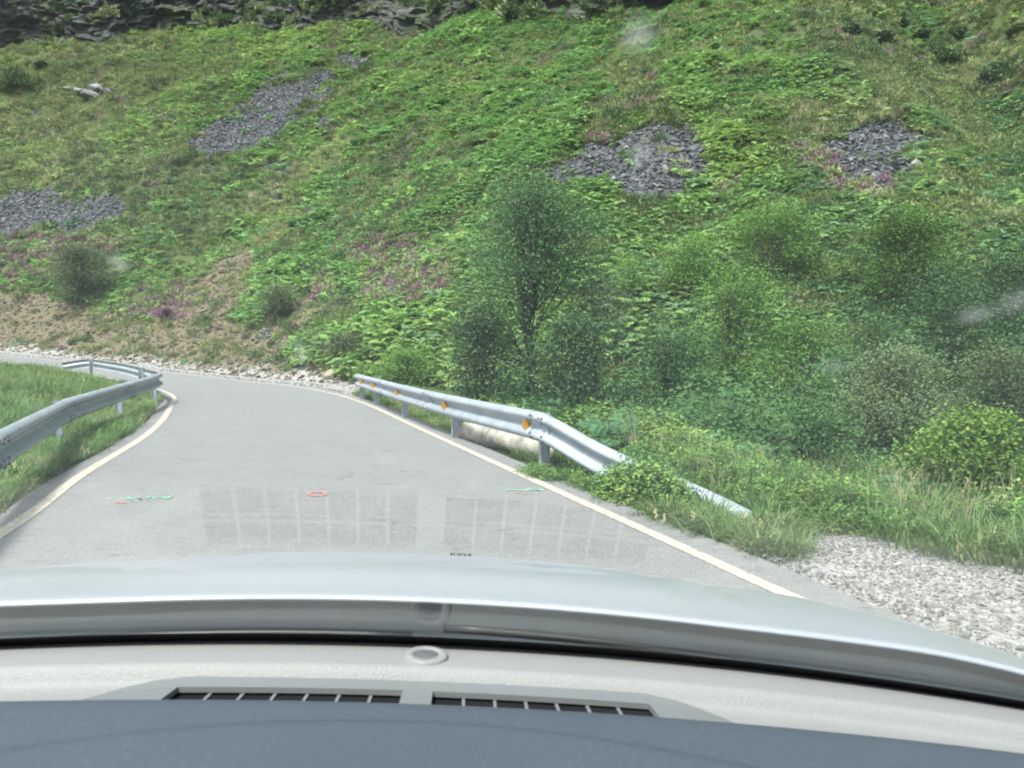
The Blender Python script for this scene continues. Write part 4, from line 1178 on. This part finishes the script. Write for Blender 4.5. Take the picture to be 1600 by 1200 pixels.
# windscreen
TH = R(37.0)
def glass(r, t, lift=0):
    u_ = baseu(r) + .02 - t * math.cos(TH) + .03 * r * r * t
    w_ = -.392 + t * math.sin(TH) - .055 * r * r * (1 - .5 * t)
    return np.stack([r * (1 - .20 * t), u_ - lift * math.sin(TH), w_ + Z0 - lift * math.cos(TH)], -1)
def glass_mat():
    m, nt, out = new_mat('windscreen_glass')
    co = objco(nt)
    lw = nt.nodes.new('ShaderNodeLayerWeight'); lw.inputs['Blend'].default_value = .5
    p5 = N(nt, 'Math', op='POWER', inp={1: 5.0}); nt.links.new(lw.outputs['Facing'], p5.inputs[0])
    ma = N(nt, 'Math', op='MULTIPLY_ADD', inp={1: .52, 2: .050}); nt.links.new(p5.outputs[0], ma.inputs[0])
    tr = N(nt, 'BsdfTransparent', inp={'Color': (.955, .985, .965, 1)})
    gl = N(nt, 'BsdfGlossy', inp={'Color': (1, 1, 1, 1), 'Roughness': .0})
    mx = nt.nodes.new('ShaderNodeMixShader')
    nt.links.new(ma.outputs[0], mx.inputs[0]); nt.links.new(tr.outputs[0], mx.inputs[1]); nt.links.new(gl.outputs[0], mx.inputs[2])
    # thin film of dust with a few smudges
    df = N(nt, 'BsdfDiffuse', inp={'Color': (.8, .82, .82, 1)}); tl = N(nt, 'BsdfTranslucent', inp={'Color': (.8, .82, .82, 1)})
    ad = nt.nodes.new('ShaderNodeMixShader'); ad.inputs[0].default_value = .5
    nt.links.new(df.outputs[0], ad.inputs[1]); nt.links.new(tl.outputs[0], ad.inputs[2])
    nz = noise(nt, 5, 4, .6, co)
    du = N(nt, 'MapRange', inp={1: .35, 2: .75, 3: .002, 4: .010}); nt.links.new(nz.outputs['Fac'], du.inputs[0])
    acc = du.outputs[0]
    for (c, sx, sy, amt) in SMUDGE:
        mp = nt.nodes.new('ShaderNodeMapping'); mp.vector_type = 'TEXTURE'; mp.inputs['Location'].default_value = c; mp.inputs['Scale'].default_value = (sx, .03, sy)
        nt.links.new(co, mp.inputs['Vector'])
        ln = N(nt, 'VectorMath', op='LENGTH'); nt.links.new(mp.outputs[0], ln.inputs[0])
        mr = N(nt, 'MapRange', interpolation_type='SMOOTHSTEP', inp={1: 1.0, 2: .0, 3: 0, 4: amt * .95}); nt.links.new(ln.outputs['Value'], mr.inputs[0])
        s = N(nt, 'Math', op='ADD'); nt.links.new(acc, s.inputs[0]); nt.links.new(mr.outputs[0], s.inputs[1]); acc = s.outputs[0]
    m2 = nt.nodes.new('ShaderNodeMixShader'); nt.links.new(acc, m2.inputs[0]); nt.links.new(mx.outputs[0], m2.inputs[1]); nt.links.new(ad.outputs[0], m2.inputs[2])
    nt.links.new(m2.outputs[0], out.inputs[0])
    return m
# dirt spots sit on the pane itself
Rci = np.array(Rc.inverted())
SMUDGE = []
for px, py, sx, sy, amt in ((998, 55, .010, .006, .15), (470, 552, .006, .014, .10), (186, 412, .007, .006, .13), (1522, 492, .012, .007, .12), (1000, 240, .007, .006, .12), (1300, 572, .012, .006, .07), (1590, 470, .012, .012, .10), (60, 640, .01, .006, .05)):
    v = Rci @ ray(px, py); o3 = np.array([CR, 0, 0])
    # meet the pane (flat approximation, then its real curve)
    t = .6
    for _ in range(30):
        r0 = v[0] * t + CR
        tt = (baseu(r0) + .02 - v[1] * t) / math.cos(TH)
        g = glass(np.array(r0 / (1 - .2 * tt)), np.array(tt))
        t += ((g[2] - Z0) - v[2] * t) * .6
    SMUDGE.append(((float(v[0] * t + CR), float(v[1] * t), float(v[2] * t + Z0)), sx, sy, amt))
M['glass'] = glass_mat()
Rg, Tg = np.meshgrid(np.linspace(-.80, .80, 41), np.linspace(0, 1.16, 30), indexing='ij')
ws = grid_obj('windscreen', glass(Rg, Tg), M['glass'], car, True)
md = ws.modifiers.new('pane', 'SOLIDIFY'); md.thickness = .004; md.offset = 0
Rb, Tb = np.meshgrid(np.linspace(-.80, .80, 41), np.linspace(-.01, .072, 6), indexing='ij')
bd = grid_obj('glass_band', glass(Rb, Tb, .004), M['black'], ws, True)
# pillars, header and roof
for sx in (-1, 1):
    g = glass(np.full(12, sx * .80), np.linspace(-.06, 1.2, 12))
    mb = MB(); mb.tube([tuple(p + np.array([sx * .035, 0, -.012])) for p in g], [.045] * 12, 10)
    mb.build('pillar', M['trim'], car, True)
gt = glass(np.linspace(-.80, .80, 21), np.full(21, 1.13))
roof = np.stack([gt + np.array([0, dy, dz]) for dy, dz in ((.02, -.006), (-.06, .02), (-.3, .06), (-.8, .08), (-1.4, .06))], 1)
ro_ = grid_obj('roof', roof, M['trim'], car, True, solid=.03)

# dashboard
vv = np.array([-.012, 0, .012, .05, .078, .092, .096, .101, .106, .112, .124, .160, .20, .23, .26, .30])
ww = np.array([-.392, -.376, -.371, -.368, -.3665, -.3665, -.3690, -.3740, -.3815, -.3850, -.3855, -.382, -.374, -.368, -.366, -.366])
vi = np.concatenate([np.linspace(-.012, .075, 14), np.linspace(.08, .16, 34), np.linspace(.168, .30, 12)])
wi = np.interp(vi, vv, ww)
k_ = np.array([.25, .5, .25])
for _ in range(1): wi[1:-1] = np.convolve(wi, k_, 'valid')
Rd, Vd = np.meshgrid(np.linspace(-.84, .84, 61), vi, indexing='ij')
Ud = baseu(Rd) - Vd + .02 * Rd ** 2 * (Vd / .25); Wd = wi[None, :] - .05 * Rd ** 2 * (1 - .3 * Vd / .3)
dash = grid_obj('dashboard', np.stack([Rd, Ud, Wd + Z0], -1), M['dash'], car, True)
def dpt(r, q, hh):
    """point over the dashboard at q metres in front of the dark pad"""
    u_ = .700 - .075 * r * r + q
    v = baseu(r) - u_
    w_ = np.interp(v, vi, wi) - .045 * r * r
    return np.array([r, u_, w_ + Z0 + hh])
# light sensor
sen = empty('sensor', tuple(dpt(.004, .187, 0)))
sen.parent = dash
mb = MB(); n = 32
prof = [(.0255, -.004), (.0255, .0025), (.0235, .0042), (.0150, .0046), (.0146, .0030)]
V = [(r0 * math.cos(k * math.tau / n), r0 * math.sin(k * math.tau / n), z0) for r0, z0 in prof for k in range(n)]
f = [(i * n + k, i * n + (k + 1) % n, (i + 1) * n + (k + 1) % n, (i + 1) * n + k) for i in range(len(prof) - 1) for k in range(n)]
bpy.data.objects.remove(sen)
c0 = dpt(.004, .187, 0)
sen = mesh_obj('sensor', [tuple(np.array(p) + c0) for p in V], f, M['dash'], dash, True)
V = [(.0147 * math.cos(k * math.tau / n), .0147 * math.sin(k * math.tau / n), .0034) for k in range(n)] + [(0, 0, .0052)]
mesh_obj('sensor_lens', [tuple(np.array(p) + c0) for p in V], [(k, (k + 1) % n, n) for k in range(n)], M['sensor_dark'], sen, True)

# vent panel with two grilles
QL, QM, QH, QT = .030, .077, .122, .137
RI, RO = .016, .250
def qtop(r):
    a = abs(r)
    return QT if a < .25 else max(.0, QT * math.sqrt(max(0, 1 - ((a - .25) / .095) ** 2)))
cols = sorted(set([-.345, -.335, -.32, -.30, -.28, -RO, -RI, 0.0, RI, RO, .28, .30, .32, .335, .345] + list(np.linspace(-RO, -RI, 15)) + list(np.linspace(RI, RO, 15))))
rows = [0, 1, 2, 3]
G = []
for r in cols:
    qt = qtop(r)
    qs = [-.03, min(QL, qt * .3), min(QH, qt * .8), qt]
    G.append([dpt(r, qv, .0055 if i < 3 else .0045) for i, qv in enumerate(qs)] + [dpt(r, qt + .004, -.004)])
G = np.array(G)
def hole(i, j):
    a, b = cols[i], cols[i + 1]; m_ = abs((a + b) / 2)
    return j == 1 and RI - 1e-6 < m_ < RO + 1e-6
vp = grid_obj('vent_panel', G, M['vent'], dash, False, hole, .006)
for sx in (-1, 1):
    mb = MB()
    ra, rb = sorted((sx * RI, sx * RO))
    def bar(r0, q0, r1, q1, wd, h0=.0045, dp=.014):
        a = dpt(r0, q0, h0); b = dpt(r1, q1, h0); t = (b - a); t /= np.linalg.norm(t)
        s = np.cross(t, [0, 0, 1]) * wd / 2
        V = [a - s, a + s, b + s, b - s]; V += [p - np.array([0, 0, dp]) for p in V]
        mb.add(V, [(0, 1, 2, 3), (7, 6, 5, 4), (0, 4, 5, 1), (1, 5, 6, 2), (2, 6, 7, 3), (3, 7, 4, 0)])
    for k in range(1, 7):
        rr_ = ra + (rb - ra) * k / 7
        bar(rr_, QL, rr_, QM - .0014, .0032); bar(rr_, QM + .0014, rr_, QH, .0032)
    for k in range(7):
        bar(ra + (rb - ra) * k / 7, QM, ra + (rb - ra) * (k + 1) / 7, QM, .0030, .0047)
    g = mb.build('vent_grille', M['vent'], dash)
    mb = MB()
    Vv = [dpt(ra - .006, QL - .006, .0022), dpt(rb + .006, QL - .006, .0022), dpt(rb + .006, QH + .006, .0022), dpt(ra - .006, QH + .006, .0022)]
    # flat black sheet under the grille, the opening's shade put into its colour
    k = 8; rs = np.linspace(ra - .004, rb + .004, k)
    V = []
    for r in rs: V += [dpt(r, QL - .004, .0015), dpt(r, QH + .004, .0015)]
    mb.add(V, [(2 * i, 2 * i + 1, 2 * i + 3, 2 * i + 2) for i in range(k - 1)])
    mb.build('vent_shade_sheet', M['dark'], dash)

# dark pad nearest to us
us = np.array([.0, .0, .002, .006, .013, .03] + list(np.linspace(.045, .40, 46)) + [.46, .50, .52, .52])
dz = np.array([-.045, -.016, -.008, -.003, -.0005, 0] + [0] * 46 + [-.004, -.02, -.06, -.50])
Rp, Up = np.meshgrid(np.linspace(-.86, .86, 81), us, indexing='ij')
U_ = .7165 - .075 * Rp ** 2 - Up
arch = .667 - .62 * Rp ** 2
W_ = -.3365 - .045 * Rp ** 2 + dz[None, :] + .008 * sstep(.0, .010, arch - U_) * (Up < .45)
pad = grid_obj('dashboard_pad', np.stack([Rp, U_, W_ + Z0], -1), M['pad'], car, True)
# dark cabin below and behind
mb = MB()
mb.add([(-.85, .19, Z0 - .84), (.85, .19, Z0 - .84), (.85, -1.6, Z0 - .95), (-.85, -1.6, Z0 - .95), (.85, -1.6, Z0 + .2), (-.85, -1.6, Z0 + .2)], [(0, 1, 2, 3), (3, 2, 4, 5)])
mb.build('cabin_floor', M['cabin'], car)
for sx in (-1, 1):
    V = [(sx * .87, 1.0, Z0 - .95), (sx * .87, .75, Z0 - .42), (sx * .87, -1.6, Z0 - .42), (sx * .87, -1.6, Z0 - .95)]
    mesh_obj('door_panel', V + [(a + sx * .03, b, c) for a, b, c in V], [(0, 1, 2, 3), (7, 6, 5, 4), (0, 4, 5, 1), (1, 5, 6, 2), (2, 6, 7, 3), (3, 7, 4, 0)], M['cabin'], car)

# ------------------------------------------------------------------ light, sky, camera
SUN_EL, SUN_AZ = R(60), R(-146)      # azimuth from +Y toward +X
w = bpy.data.worlds.new('World'); S.world = w; w.use_nodes = True
nt = w.node_tree
for n in list(nt.nodes): nt.nodes.remove(n)
out = nt.nodes.new('ShaderNodeOutputWorld'); bg = nt.nodes.new('ShaderNodeBackground'); sky = nt.nodes.new('ShaderNodeTexSky')
sky.sky_type = 'NISHITA'; sky.sun_disc = False; sky.sun_elevation = SUN_EL; sky.sun_rotation = SUN_AZ; sky.dust_density = 3.5; sky.air_density = 1.0
hs = nt.nodes.new('ShaderNodeHueSaturation'); hs.inputs['Saturation'].default_value = .62
nt.links.new(sky.outputs[0], hs.inputs['Color']); nt.links.new(hs.outputs[0], bg.inputs[0]); bg.inputs[1].default_value = .15
nt.links.new(bg.outputs[0], out.inputs[0])
sd = bpy.data.lights.new('sun', 'SUN'); sd.energy = 3.1; sd.angle = R(9); sd.color = (1, .985, .96)
so = bpy.data.objects.new('sun', sd); COL.objects.link(so)
dirv = Vector((math.sin(SUN_AZ) * math.cos(SUN_EL), math.cos(SUN_AZ) * math.cos(SUN_EL), math.sin(SUN_EL)))
so.rotation_euler = dirv.to_track_quat('Z', 'Y').to_euler()

cd = bpy.data.cameras.new('camera'); cam = bpy.data.objects.new('camera', cd); COL.objects.link(cam)
cam.location = tuple(CAM); cam.rotation_euler = (R(90) - PITCH, 0, 0)
cd.sensor_width = 36; cd.lens = 36 * F / 1600; cd.clip_start = .01; cd.clip_end = 1000
cd.dof.use_dof = True; cd.dof.focus_distance = 9.0; cd.dof.aperture_fstop = 13
S.camera = cam
S.view_settings.view_transform = 'Standard'; S.view_settings.look = 'None'; S.view_settings.gamma = 1
S.view_settings.exposure = 1.45
S.render.engine = 'CYCLES'
S.cycles.use_denoising = True
S.cycles.filter_width = 2.0
S.cycles.max_bounces = 8; S.cycles.diffuse_bounces = 3; S.cycles.glossy_bounces = 4; S.cycles.transparent_max_bounces = 16
S.cycles.caustics_reflective = False; S.cycles.caustics_refractive = False
S.cycles.sample_clamp_indirect = 6
